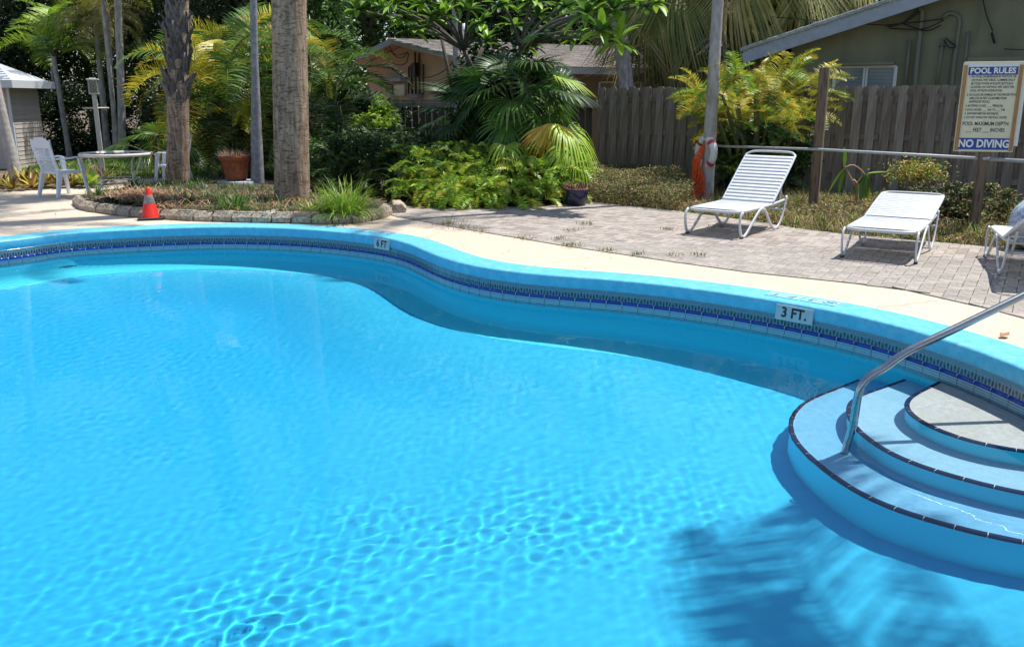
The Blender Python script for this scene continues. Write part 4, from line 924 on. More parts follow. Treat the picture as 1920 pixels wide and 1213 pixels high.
# ------------------------------------------------------------------ sun loungers
M_lw = mat('white_powder_coat', (.60, .62, .65), .35, var=(.55, .57, .60), scale=12); M_strap = mat('white_vinyl_strap', (.58, .61, .66), .45, var=(.53, .56, .62), scale=10, rnd=.04); M_cap = mat('dark_foot_cap', (.06, .06, .06), .7)
LW = .31
def strap_mesh():
    b = MB(); w = .0505; t = .004; xs = (-LW - .012, -LW + .02, LW - .02, LW + .012); zs = (-.006, .004, .004, -.006); vs = []
    for x, z in zip(xs, zs): vs += [(-w / 2, x, z), (w / 2, x, z), (w / 2, x, z - t), (-w / 2, x, z - t)]
    fs = [(i * 4 + k, i * 4 + (k + 1) % 4, (i + 1) * 4 + (k + 1) % 4, (i + 1) * 4 + k) for i in range(3) for k in range(4)] + [(3, 2, 1, 0), (12, 13, 14, 15)]
    return b.add(vs, fs, True).mesh('strap', M_strap)
ME_strap = strap_mesh()
def lounger(loc, rz, back, label):
    r = empty('sun_lounger', loc, rz, label, 'sun lounger', 'white strap loungers on the paver patio')
    H = .315
    for s in (-1, 1):
        y = s * (LW + .018); pts = [(.05, y, H - .005), (.0, y, H - .05), (-.01, y, .17), (.03, y, .05), (.10, y, .018), (.17, y, .05), (.34, y, .19), (.46, y, .28), (.54, y, .30), (.62, y, .27), (.74, y, .14), (.86, y, .04), (.95, y, .018), (1.04, y, .06), (1.13, y, .19), (1.20, y, .40)]
        b = MB(); b.tube(smooth_curve(pts, False, .03), .014, 8, flat=(.75, 1.55)); b.build('leg', M_lw, r)
        b = MB(); b.box((.055, y, .012), (.045, .032, .024), bev=.003); b.build('foot_cap', M_cap, r)
    # seat frame: closed at the foot end, runs back to the leg ends
    pts = [(1.18, -LW, H + .035), (.8, -LW, H + .008), (.12, -LW, H - .002), (.035, -LW + .05, H - .004), (.0, -LW + .13, H - .006), (.0, LW - .13, H - .006), (.035, LW - .05, H - .004), (.12, LW, H - .002), (.8, LW, H + .008), (1.18, LW, H + .035)]
    b = MB(); b.tube(smooth_curve(pts, False, .04), .015, 8, flat=(1, 1.2)); b.build('seat_frame', M_lw, r)
    b = MB(); b.tube([(.98, -LW, H - .01), (.98, LW, H - .01)], .011, 6); b.tube([(1.12, -LW - .01, .24), (1.12, LW + .01, .24)], .011, 6); b.build('cross_bar', M_lw, r)
    n = 14
    for i in range(n): mesh_obj('strap', ME_strap, r, (.075 + i * .0555, 0, H + .014 + .010 * max(0, i - 8) / 6))
    hb = empty('backrest', (.84, 0, H + .018)); hb.parent = r; hb.rotation_euler = (0, -back, 0)
    BL = .86
    pts = [(0, -LW, 0), (BL - .12, -LW, 0), (BL - .035, -LW + .03, 0), (BL, -LW + .12, 0), (BL, LW - .12, 0), (BL - .035, LW - .03, 0), (BL - .12, LW, 0), (0, LW, 0)]
    b = MB(); b.tube(smooth_curve(pts, False, .04), .015, 8); b.build('back_frame', M_lw, hb)
    for i in range(14): mesh_obj('strap', ME_strap, hb, (.028 + i * .0555, 0, .012))
    e = Matrix.Rotation(-back, 3, 'Y') @ Vector((.42, 0, 0)) + Vector((.84, 0, H))
    for s in (-1, 1): MB().bar(e + Vector((0, s * (LW - .03), 0)), (1.12, s * (LW - .03), .26), .02, .008).build('prop_arm', M_lw, r)
    r.scale = (1.13, 1.08, 1.0)
    return r
GR = .011
L1a, L1b = G(1290, 440), G(1387, 450)
def place_l(a, b, back, label):
    c = (a + b) / 2; d = (b - a).normalized(); rz = math.atan2(d.x, -d.y) ; dirv = Vector((-d.y, d.x))
    rz = math.atan2(dirv.y, dirv.x); return lounger((c.x - dirv.x * .05, c.y - dirv.y * .05, GR), rz, back, label)
place_l(L1a, L1b, R(44), 'white strap lounger with its back raised high beside the grey pole')
place_l(G(1581, 485), G(1713, 497), R(13), 'white strap lounger with low back in front of the sign post')
dv = Vector((-.36, -.933)); lounger((5.30, 8.98, GR), math.atan2(dv.y, dv.x), R(19), 'white strap lounger cut by the frame, its head end turned towards the pool')
g = G(1942, 470); bl = MB(); bl.lathe([(.30 * math.sin(a), .30 - .30 * math.cos(a)) for a in np.linspace(0, math.pi, 20)], 28)
o = bl.build('beach_ball', mat('pale_blue_marbled_vinyl', (.55, .66, .80), .5, var=(.72, .78, .84), scale=9, var2=(.25, .30, .42), scale2=30), None, (g.x, g.y, .0)); tag(o, 'pale blue marbled ball lying behind the lounger at the frame edge', 'ball')
# ------------------------------------------------------------------ table and chairs
M_plast = mat('white_garden_plastic', (.72, .76, .84), .5, var=(.67, .71, .79), scale=9)
M_tm = mat('cream_metal_table', (.62, .60, .54), .45, var=(.55, .52, .46), scale=10)
TBL = Vector((-6.78, 15.25, 0))
tb = empty('garden_table', TBL, R(20), 'round glass topped table with curved white metal legs beside the chairs', 'table')
b = MB(); Rt = .57
ring_ = [(Rt * math.cos(a), Rt * math.sin(a), .70) for a in np.linspace(0, 2 * math.pi, 49)]; b.tube(ring_, .018, 8, cap=False, flat=(1, 1.6)); b.build('rim', M_tm, tb)
b = MB(); b.lathe([(0, .713), (Rt - .012, .713), (Rt - .012, .706), (0, .706)], 40, smooth=False); mg = mat('table_glass', (.75, .82, .80), .04); mg.node_tree.nodes['Principled BSDF'].inputs['Transmission Weight'].default_value = .92; b.build('glass_top', mg, tb)
for k in range(4):
    a = math.pi / 4 + k * math.pi / 2; c_, s_ = math.cos(a), math.sin(a)
    b = MB(); b.tube(smooth_curve([(c_ * r_, s_ * r_, z) for r_, z in ((.56, .69), (.52, .55), (.36, .33), (.34, .27), (.40, .17), (.54, .02))], False, .04), .0125, 7)
    b.tube(smooth_curve([(c_ * r_, s_ * r_, z) for r_, z in ((.45, .69), (.36, .60), (.33, .45), (.345, .30))], False, .04), .009, 6); b.build('leg', M_tm, tb)
b = MB(); b.tube([(.34 * math.cos(a), .34 * math.sin(a), .29) for a in np.linspace(0, 2 * math.pi, 33)], .011, 6, cap=False); b.build('brace_ring', M_tm, tb)
def chair(loc, rz, label):
    "stacking chair; the seat faces local +x"
    r = empty('plastic_chair', loc, rz, label, 'chair', 'white plastic chairs at the round table')
    b = MB(); sh = [(-.21, -.20), (.22, -.24), (.235, 0), (.22, .24), (-.21, .20)]; b.prism([(x, y) for x, y in sh], .405, .425); b.prism([(x * 1.03, y * 1.03) for x, y in sh], .385, .405)
    b.build('seat', M_plast, r)
    def taper(a, c, w0, w1, d0, d1):
        a, c = Vector(a), Vector(c); vs = [(a.x - d0, a.y - w0, a.z), (a.x + d0, a.y - w0, a.z), (a.x + d0, a.y + w0, a.z), (a.x - d0, a.y + w0, a.z), (c.x - d1, c.y - w1, c.z), (c.x + d1, c.y - w1, c.z), (c.x + d1, c.y + w1, c.z), (c.x - d1, c.y + w1, c.z)]
        return MB().add(vs, [(0, 3, 2, 1), (4, 5, 6, 7), (0, 1, 5, 4), (1, 2, 6, 5), (2, 3, 7, 6), (3, 0, 4, 7)])
    for s in (-1, 1):
        taper((.28, s * .27, 0), (.20, s * .235, .63), .020, .028, .022, .035).build('leg', M_plast, r)
        taper((-.30, s * .25, 0), (-.19, s * .215, .42), .020, .028, .022, .045).build('leg', M_plast, r)
        b = MB(); pts = smooth_curve([(.245, s * .245, .625), (.17, s * .265, .655), (0, s * .275, .645), (-.16, s * .26, .635), (-.25, s * .24, .64)], False, .05); b.tube(pts, .017, 8, flat=(1.9, .8)); b.build('armrest', M_plast, r)
    # backrest in its own tilted plane: local u across, v up
    def bp(u, v, t=0): k = v / .56; return Vector((-.195 - .13 * k - .02 * math.sin(k * math.pi) + t, u * (1 + .12 * k), .41 + v * .95))
    for s in (-1, 1):
        b = MB(); m_ = 8; vs = []
        for i in range(m_ + 1):
            v = .56 * i / m_
            for u_, t in ((s * .225, -.012), (s * .165, -.012), (s * .165, .012), (s * .225, .012)): vs.append(bp(u_, v, t))
        b.add(vs, [(i * 4 + k, i * 4 + (k + 1) % 4, i * 4 + 4 + (k + 1) % 4, i * 4 + 4 + k) for i in range(m_) for k in range(4)] + [(3, 2, 1, 0), (m_ * 4, m_ * 4 + 1, m_ * 4 + 2, m_ * 4 + 3)]); b.build('back_stile', M_plast, r)
    b = MB(); us = np.linspace(-.225, .225, 15); vs = []
    for u_ in us:
        top = .60 - .03 * (abs(abs(u_) - .19) < .03) + .018 * math.cos(u_ / .225 * math.pi) ; 
        for v, t in ((.43, -.010), (top, -.010), (top, .010), (.43, .010)): vs.append(bp(u_, v, t))
    b.add(vs, [(i * 4 + k, i * 4 + (k + 1) % 4, i * 4 + 4 + (k + 1) % 4, i * 4 + 4 + k) for i in range(14) for k in range(4)] + [(3, 2, 1, 0), (56, 57, 58, 59)]); b.build('top_rail', M_plast, r)
    b = MB()
    for k in range(-8, 9):
        for s in (-1, 1):
            pts = []
            for v in np.linspace(.02, .43, 12):
                u_ = k * .045 + s * (v - .22) * .62
                if abs(u_) < .17: pts.append(bp(u_, v))
            if len(pts) > 1: b.bar(pts[0], pts[-1], .008, .011, up=(1, 0, .3))
    b.bar(bp(-.17, .225), bp(.17, .225), .014, .03, up=(1, 0, .2)); o = b.build('lattice', M_plast, r)
    return r
g1 = G(103, 366); g2 = G(141, 369)
chair((-7.72, 15.2, 0), R(62), 'white lattice back chair left of the round table')
chair((-6.38, 16.72, 0), R(186), 'white lattice back chair right of the table half behind the rough palm trunk')
# ------------------------------------------------------------------ cone, pots
g = G(283, 411); cn = empty('traffic_cone', (g.x, g.y, 0), R(20), 'red traffic cone with worn reflective band in front of the bed edging', 'traffic cone')
M_cone = mat('red_orange_cone', (.80, .022, .010), .4, var=(.70, .03, .015), scale=12); M_refl = mat('worn_reflective_band', (.28, .25, .23), .45, var=(.42, .38, .36), scale=30, var2=(.16, .12, .10), scale2=60); M_rub = mat('black_rubber', (.03, .028, .028), .8)
b = MB(); b.box((0, 0, .016), (.33, .33, .032), bev=.008); b.build('base', M_rub, cn)
b = MB(); b.lathe([(.128, .03), (.120, .045), (.078, .215), (.0775, .216)], 28); b.build('body', M_cone, cn)
b = MB(); b.lathe([(.0785, .216), (.079, .217), (.052, .335), (.0515, .336)], 28); b.build('reflective_band', M_refl, cn)
b = MB(); b.lathe([(.051, .336), (.030, .425), (.022, .438), (.0, .438)], 28); b.build('tip', M_cone, cn)
g = G(447, 356); 
o = MB().lathe([(0, .0), (.36, 0), (.37, .03), (.36, .075), (.30, .082), (0, .082)], 40, smooth=False).build('stone_slab', mat('whitewashed_slab', (.50, .55, .58), .9, var=(.38, .42, .44), scale=9, bump=.4), None, (g.x, g.y, .09)); tag(o, 'round whitewashed stone slab under the terracotta pot', 'slab')
tp = empty('terracotta_pot', (g.x - .02, g.y, .172), 0, 'large terracotta pot with dried plants beside the thin palm', 'plant pot')
M_tc = mat('terracotta', (.36, .105, .045), .85, var=(.42, .15, .07), scale=5, var2=(.27, .07, .03), scale2=14, bump=.15)
b = MB(); b.lathe([(0, 0), (.17, 0), (.19, .04), (.245, .345), (.255, .35), (.275, .355), (.285, .44), (.278, .45), (.255, .45), (.25, .40), (0, .40)], 40); b.build('pot', M_tc, tp)
b = MB(); b.lathe([(0, .41), (.25, .405)], 24); b.build('potting_soil', M_mulch, tp)
def blades(n, r0, L, lean, w, seed, droop=.5, mats=None, name='blades', segs=4, z0=0):
    rs = np.random.default_rng(seed); V = []; F = []; MI = []
    for i in range(n):
        a = rs.uniform(0, 2 * math.pi); rr = r0 * math.sqrt(rs.uniform()); x0_, y0_ = rr * math.cos(a), rr * math.sin(a); a2 = a + rs.normal(0, .5); el = rs.uniform(*lean); l = L * rs.uniform(.6, 1.1); wd = w * rs.uniform(.7, 1.2)
        d = np.array([math.cos(a2) * math.cos(el), math.sin(a2) * math.cos(el), math.sin(el)]); s_ = np.array([-math.sin(a2), math.cos(a2), 0]); p = np.array([x0_, y0_, z0]); k0 = len(V)
        for j in range(segs + 1):
            t = j / segs; wj = wd * (1 - t ** 2 * .95) * (.6 + .4 * min(1, t * 4)); V.append(p - s_ * wj / 2); V.append(p + s_ * wj / 2); p = p + d * (l / segs); d = d + np.array([0, 0, -droop * (1.2 / segs) * (.4 + t)]); d /= np.linalg.norm(d)
        for j in range(segs): F.append((k0 + 2 * j, k0 + 2 * j + 1, k0 + 2 * j + 3, k0 + 2 * j + 2)); MI.append(0)
        mi = rs.integers(0, len(mats)); MI[-segs:] = [mi] * segs
    V = np.array(V); V[:, 2] = np.maximum(V[:, 2], .004)
    return np_mesh(name, V, F, mats, True, MI)
M_dry = [mat('dry_stem_%d' % k, c, .9, trans=.2) for k, c in enumerate(((.30, .22, .14), (.20, .13, .08), (.38, .30, .22)))]
mesh_obj('dried_plants', blades(420, .26, .20, (.3, 1.4), .006, 5, .9, M_dry, z0=.41), tp)
g = G(1080, 386); bp_ = empty('blue_pot', (g.x, g.y, .0), 0, 'dark blue glazed pot with a purple plant at the patio edge', 'plant pot')
b = MB(); b.lathe([(0, 0), (.13, 0), (.155, .03), (.185, .20), (.19, .25), (.178, .265), (.165, .26), (.155, .22), (0, .22)], 32); b.build('pot', mat('dark_blue_glaze', (.018, .020, .045), .2, var=(.03, .035, .07), scale=6), bp_)
M_pur = [mat('purple_leaf_%d' % k, c, .6, trans=.25) for k, c in enumerate(((.16, .025, .09), (.26, .05, .14), (.10, .02, .06), (.30, .12, .10)))]
mesh_obj('purple_leaves', blades(160, .15, .17, (.2, 1.3), .016, 8, .5, M_pur, z0=.24), bp_)
MBx = MB(); MBx.tube([(.17 * math.cos(a), .17 * math.sin(a), .262) for a in np.linspace(0, 2 * math.pi, 25)], .014, 6, cap=False); MBx.build('pot_rim', mat('tan_pot_rim', (.32, .17, .07), .7), bp_)
# ------------------------------------------------------------------ ring buoy and orange line on the white palm
rb = empty('ring_buoy', (PALM.x - .085, PALM.y - .14, .78), R(112), 'white ring buoy with red bands hanging on the thin white palm', 'life ring')
M_buoy = mat('scuffed_white_buoy', (.66, .67, .70), .5, var=(.56, .54, .50), scale=9, var2=(.72, .73, .74), scale2=20); M_red = mat('faded_red_band', (.48, .05, .07), .6)
def torus(b, Rr_, r, a0=0, a1=2 * math.pi, n=40, m=12, sq=1):
    pts = [(Rr_ * math.cos(a), 0, Rr_ * math.sin(a)) for a in np.linspace(a0, a1, n)]; b.tube(pts, r, m, cap=False)
b = MB(); torus(b, .215, .062); b.build('ring', M_buoy, rb)
for a in (.78, 2.36, 3.93, 5.5): b = MB(); torus(b, .215, .0645, a - .14, a + .14, 6); b.build('band', M_red, rb)
M_rope = mat('orange_rope', (.85, .13, .015), .6, var=(.70, .09, .01), scale=20)
b = MB(); rs = np.random.default_rng(12)
for i in range(34):
    f = i / 33.; top = Vector((PALM.x - .14 + rs.normal(0, .012), PALM.y - .20 + rs.normal(0, .02), .95 - rs.uniform(0, .12)))
    mid = Vector((PALM.x - .20 - rs.uniform(0, .12) , PALM.y - .22 - rs.uniform(0, .06), .60 + rs.normal(0, .04))); m2 = Vector((PALM.x - .26 + rs.uniform(-.10, .17), PALM.y - .24 + rs.normal(0, .05), .28 + rs.normal(0, .05)))
    end = Vector((PALM.x - .30 - (.42 * rs.uniform() ** 1.5) + rs.uniform(0, .3) * (f > .6), PALM.y - .35 - rs.uniform(0, .35), .045)); e2 = end + Vector((rs.normal(-.08, .12), rs.normal(-.15, .12), -.0))
    b.tube(smooth_curve([top, mid, m2, end, e2], False, .07), .0055, 5)
for i in range(5):
    c0 = Vector((PALM.x - .75 + rs.normal(0, .10), PALM.y - 1.0 + rs.normal(0, .15), .05)); rr = rs.uniform(.10, .22); b.tube([c0 + Vector((rr * math.cos(a) * 1.3, rr * math.sin(a), .01 * math.sin(3 * a))) for a in np.linspace(0, 5.2, 26)], .0055, 5)
o = b.build('throw_rope', M_rope); tag(o, 'tangled orange throwing rope hanging from the ring buoy to the ground', 'rope')
b = MB(); q = [Vector((PALM.x - .14, PALM.y - .20, .93)), Vector((PALM.x - .07, PALM.y - .16, 1.02)), Vector((PALM.x + .02, PALM.y - .10, .96))]; b.tube(q, .012, 6); b.build('strap', M_red, rb).matrix_parent_inverse = rb.matrix_world.inverted() if False else (Matrix.Translation(rb.location) @ Matrix.Rotation(R(112), 4, 'Z')).inverted()
# leaf on the deck and litter
g = G(1882, 633); b = MB(); b.add([(-.05, 0, .005), (-.01, -.028, .02), (.045, -.012, .012), (.06, .0, .03), (.04, .022, .018), (-.005, .03, .028), (0, 0, .012)], [(0, 1, 6), (1, 2, 6), (2, 3, 6), (3, 4, 6), (4, 5, 6), (5, 0, 6)], True)
o = b.build('dead_leaf', mat('brown_dead_leaf', (.28, .13, .06), .8, var=(.38, .20, .10), scale=30), None, (g.x, g.y, .004), (0, 0, R(30))); tag(o, 'single curled brown leaf on the cream deck above the steps', 'leaf')
# ------------------------------------------------------------------ plants
def LM(name, cols, trans=.32, rough=.45):
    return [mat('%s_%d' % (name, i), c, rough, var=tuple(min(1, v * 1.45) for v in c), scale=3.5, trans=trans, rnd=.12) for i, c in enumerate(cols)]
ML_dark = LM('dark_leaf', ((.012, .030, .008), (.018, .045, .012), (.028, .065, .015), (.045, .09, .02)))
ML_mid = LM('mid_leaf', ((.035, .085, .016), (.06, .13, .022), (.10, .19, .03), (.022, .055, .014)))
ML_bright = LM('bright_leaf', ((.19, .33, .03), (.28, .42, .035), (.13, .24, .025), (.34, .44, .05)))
ML_yellow = LM('yellow_frond', ((.52, .44, .035), (.36, .38, .035), (.20, .28, .03), (.58, .42, .06)))
ML_green = LM('green_frond', ((.07, .15, .025), (.10, .20, .03), (.15, .26, .04), (.045, .10, .02)))
ML_dead = LM('dead_frond', ((.26, .22, .15), (.18, .15, .11), (.33, .28, .20), (.12, .10, .08)), .15, .8)
ML_fan = LM('fan_frond', ((.05, .12, .02), (.09, .18, .03), (.16, .26, .04), (.03, .07, .015)), .3, .35)
ML_gold = LM('golden_fan', ((.55, .30, .03), (.45, .33, .05), (.30, .28, .04), (.55, .22, .03)))
ML_tan = LM('yellowing_fan', ((.22, .24, .06), (.30, .27, .10), (.14, .17, .05), (.36, .30, .16)), .3, .6)
M_stem = mat('green_brown_stem', (.09, .11, .035), .7, var=(.16, .14, .05), scale=8)
M_bark = mat('grey_brown_bark', (.16, .13, .10), .95, var=(.24, .20, .16), scale=8, bump=.6, bscale=20, bdist=.01)
def pinnate(name, L, n, ll, mats, seed, arch=1.1, vee=.5, width=.03, droopl=.5, rise=.9, mi=None, bare=.12, gap=1):
    "feather frond: rachis in the xz plane starting at the origin along +x and bending down"
    rs = np.random.default_rng(seed); V = []; F = []; MI = []; K = 14; p = np.zeros(3); pts = []; th = rise
    for i in range(K + 1):
        pts.append(p.copy()); p = p + np.array([math.cos(th), 0, math.sin(th)]) * L / K; th -= arch / K * (1 + .7 * i / K)
    pts = np.array(pts); ss = np.linspace(0, 1, K + 1); tn = np.gradient(pts, axis=0); tn /= np.linalg.norm(tn, axis=1)[:, None]
    r0 = .012 * L / 1.8
    for i in range(K + 1):
        nn = np.array([-tn[i, 2], 0, tn[i, 0]]); w = r0 * (1 - .85 * ss[i]); V += [pts[i] + np.array([0, w, 0]), pts[i] + nn * w, pts[i] - np.array([0, w, 0]), pts[i] - nn * w]
    for i in range(K):
        for k in range(4): F.append((i * 4 + k, i * 4 + (k + 1) % 4, i * 4 + 4 + (k + 1) % 4, i * 4 + 4 + k)); MI.append(len(mats))
    for j in range(n):
        t = bare + (1 - bare) * (j + .5) / n; q = np.array([np.interp(t, ss, pts[:, k]) for k in range(3)]); tt = np.array([np.interp(t, ss, tn[:, k]) for k in range(3)]); nn = np.array([-tt[2], 0, tt[0]])
        env = math.sin(math.pi * (t * .82 + .14)) ** .6; m_ = mi if mi is not None else None
        for s in (-1, 1):
            if rs.uniform() < .04: continue
            sw = .55 + .5 * t + rs.normal(0, .07); d = tt * math.cos(sw + .35) * .9 + np.array([0, s, 0]) * math.sin(sw + .35) + nn * (vee + rs.normal(0, .12)); d /= np.linalg.norm(d)
            l = ll * env * rs.uniform(.85, 1.1); wv = np.cross(d, np.array([0, 0, 1.0])); wv = wv / (np.linalg.norm(wv) + 1e-6) * .55 + tt * .6; wv -= d * (wv @ d); wv /= np.linalg.norm(wv) + 1e-6; x = q.copy(); k0 = len(V); S_ = 3
            for h in range(S_ + 1):
                u_ = h / S_; w = width * (1 - u_ ** 1.6) * (.55 + .45 * min(1, u_ * 5)) + .0008; V.append(x - wv * w / 2); V.append(x + wv * w / 2); x = x + d * l / S_; d = d + np.array([0, 0, -droopl / S_ * (1 + u_)]); d /= np.linalg.norm(d)
            c = int(rs.integers(0, len(mats))); 
            for h in range(S_): F.append((k0 + 2 * h, k0 + 2 * h + 1, k0 + 2 * h + 3, k0 + 2 * h + 2)); MI.append(c)
    return np_mesh(name, V, F, list(mats) + [M_stem], True, MI)
def fan(name, Rf, n, mats, seed, pet=.8, spread=2.5, split=.45, droop=.8, cup=.25, arch=.5, rise=.5):
    "fan leaf on a petiole that leaves the origin along +x"
    rs = np.random.default_rng(seed); V = []; F = []; MI = []; K = 6; p = np.zeros(3); th = rise; pts = []
    for i in range(K + 1): pts.append(p.copy()); p = p + np.array([math.cos(th), 0, math.sin(th)]) * pet / K; th -= arch / K
    pts = np.array(pts); w = .011
    for i in range(K + 1): V += [pts[i] + np.array([0, w, 0]), pts[i] + np.array([0, 0, w]), pts[i] - np.array([0, w, 0]), pts[i] - np.array([0, 0, w])]
    for i in range(K):
        for k in range(4): F.append((i * 4 + k, i * 4 + (k + 1) % 4, i * 4 + 4 + (k + 1) % 4, i * 4 + 4 + k)); MI.append(len(mats))
    o = pts[-1]; ax = np.array([math.cos(th), 0, math.sin(th)]); up = np.array([-math.sin(th), 0, math.cos(th)]); y = np.array([0, 1., 0]); st = spread / n
    base_c = int(rs.integers(0, len(mats)))
    for j in range(n):
        a = -spread / 2 + (j + .5) * st + rs.normal(0, .02); c = base_c if rs.uniform() < .6 else int(rs.integers(0, len(mats))); l = Rf * rs.uniform(.88, 1.06) * (1 - .18 * abs(a / (spread / 2)) ** 2); k0 = len(V)
        for h, u_ in enumerate((0.02, .25, split, .68, .86, 1.0)):
            half = st * .5 * (u_ * l) * (1.0 if u_ <= split else max(.02, (1 - (u_ - split) / (1 - split))) * .9)
            dr = droop * max(0, u_ - split) ** 1.7 * l * 1.4 + .10 * u_ * u_ * l
            for s_ in (-1, 0, 1):
                r_ = u_ * l; q = o + ax * (r_ * math.cos(a)) + y * (r_ * math.sin(a)) + up * (cup * r_ * (1 - math.cos(a)) + (.16 * half if s_ == 0 else -.10 * half)); q = q + (-ax * math.sin(a) + y * math.cos(a)) * half * s_; q[2] -= dr; sh = max(0, u_ - split) * droop * .35 * l; q = q - (ax * math.cos(a) + y * math.sin(a)) * sh; V.append(q)
        for h in range(5):
            for s_ in (0, 1): F.append((k0 + 3 * h + s_, k0 + 3 * h + s_ + 1, k0 + 3 * h + s_ + 4, k0 + 3 * h + s_ + 3)); MI.append(c)
    return np_mesh(name, V, F, list(mats) + [M_stem], True, MI)
def leaves(name, P, size, mats, seed, aspect=.42, up=.5, N=None, weights=None, fold=.25, hang=0.0):
    "loose leaves: folded diamonds at the points P"
    rs = np.random.default_rng(seed); n = len(P); P = np.asarray(P); d = rs.normal(size=(n, 3)); d[:, 2] = d[:, 2] * .5 - hang
    d /= np.linalg.norm(d, axis=1)[:, None]; nr = rs.normal(size=(n, 3)) * .6; nr[:, 2] += up
    s = np.cross(nr, d); s /= np.linalg.norm(s, axis=1)[:, None] + 1e-9; nr = np.cross(d, s)
    l = (size * rs.uniform(.6, 1.25, n))[:, None]; w = l * aspect
    A = P; B = P + d * l * .5 - s * w * .5 + nr * w * fold; C = P + d * l - nr * l * .12; D = P + d * l * .5 + s * w * .5 + nr * w * fold; E = P + d * l * .5
    V = np.stack([A, B, C, D, E], 1).reshape(-1, 3); b = np.arange(n)[:, None] * 5
    F = np.concatenate([np.c_[b, b + 1, b + 4], np.c_[b + 1, b + 2, b + 4], np.c_[b + 2, b + 3, b + 4], np.c_[b + 3, b, b + 4]], 1).reshape(-1, 3)[:, ::-1]
    # cheaper: two quads
    F = np.concatenate([np.c_[b, b + 1, b + 2, b + 4], np.c_[b, b + 4, b + 2, b + 3]], 1).reshape(-1, 4)[:, ::-1]
    MI = np.repeat(rs.choice(len(mats), n, p=weights), 2)
    return np_mesh(name, V, F, mats, False, MI)
def crown_points(n, c, rad, seed, clumps=40, cr=.38, shell=.6):
    "points in many clumps spread through an ellipsoid"
    rs = np.random.default_rng(seed); q = rs.normal(size=(clumps, 3)); q /= np.linalg.norm(q, axis=1)[:, None]; q *= (shell + (1 - shell) * rs.uniform(size=(clumps, 1))) * (.75 + .35 * rs.uniform(size=(clumps, 1)))
    k = rs.integers(0, clumps, n); g = rs.normal(size=(n, 3)); g /= np.linalg.norm(g, axis=1)[:, None]; sz = rs.uniform(.5, 1.2, clumps)[k][:, None]
    return np.array(c) + (q[k] + g * cr * sz * rs.uniform(.35, 1, (n, 1))) * np.array(rad)
def trunk_mesh(name, pts, rad, m, n=14, ringed=0, seed=0, rough=0):
    rs = np.random.default_rng(seed); C = smooth_curve(pts, False, .08 if not ringed else .04); k = len(C); t = np.linspace(0, 1, k); rr = np.interp(t, np.linspace(0, 1, len(rad)), rad)
    if ringed:
        d = np.r_[0, np.cumsum(np.linalg.norm(np.diff(C, axis=0), axis=1))]; rr = rr * (1 + .035 * (np.mod(d / ringed, 1) < .18))
    V = []; 
    for i in range(k):
        for j in range(n):
            a = 2 * math.pi * j / n; r_ = rr[i] * (1 + rough * rs.normal()); V.append((C[i, 0] + r_ * math.cos(a), C[i, 1] + r_ * math.sin(a), C[i, 2]))
    F = [(i * n + j, i * n + (j + 1) % n, (i + 1) * n + (j + 1) % n, (i + 1) * n + j) for i in range(k - 1) for j in range(n)]
    return np_mesh(name, V, F, m, True)
def put_fronds(parent, meshes, n, c, seed, el=(-.2, 1.2), sc_=(.85, 1.15), nm='frond', az=None, r0=.05, roll=.3):
    rs = np.random.default_rng(seed)
    for i in range(n):
        a = (i * 2.39996 + rs.normal(0, .25)) if az is None else rs.uniform(*az); e = el[0] + (el[1] - el[0]) * ((i + .5) / n) + rs.normal(0, .08)
        o = mesh_obj(nm, meshes[int(rs.integers(0, len(meshes)))], parent); s = rs.uniform(*sc_)
        o.location = (c[0] + r0 * math.cos(a), c[1] + r0 * math.sin(a), c[2] + rs.uniform(-.08, .08)); o.rotation_mode = 'XYZ'
        o.rotation_euler = (Matrix.Rotation(a, 3, 'Z') @ Matrix.Rotation(-e, 3, 'Y') @ Matrix.Rotation(rs.normal(0, roll), 3, 'X')).to_euler(); o.scale = (s, s, s)
def base_line(px, d_or_py, z=0): return G(px, d_or_py, z)
def at_d(px, d): # point on the ground in the direction of photo column px (taken near the horizon), at distance d
    r_ = ray(px, 187); return Vector((r_.x / r_.y * d, d, 0))
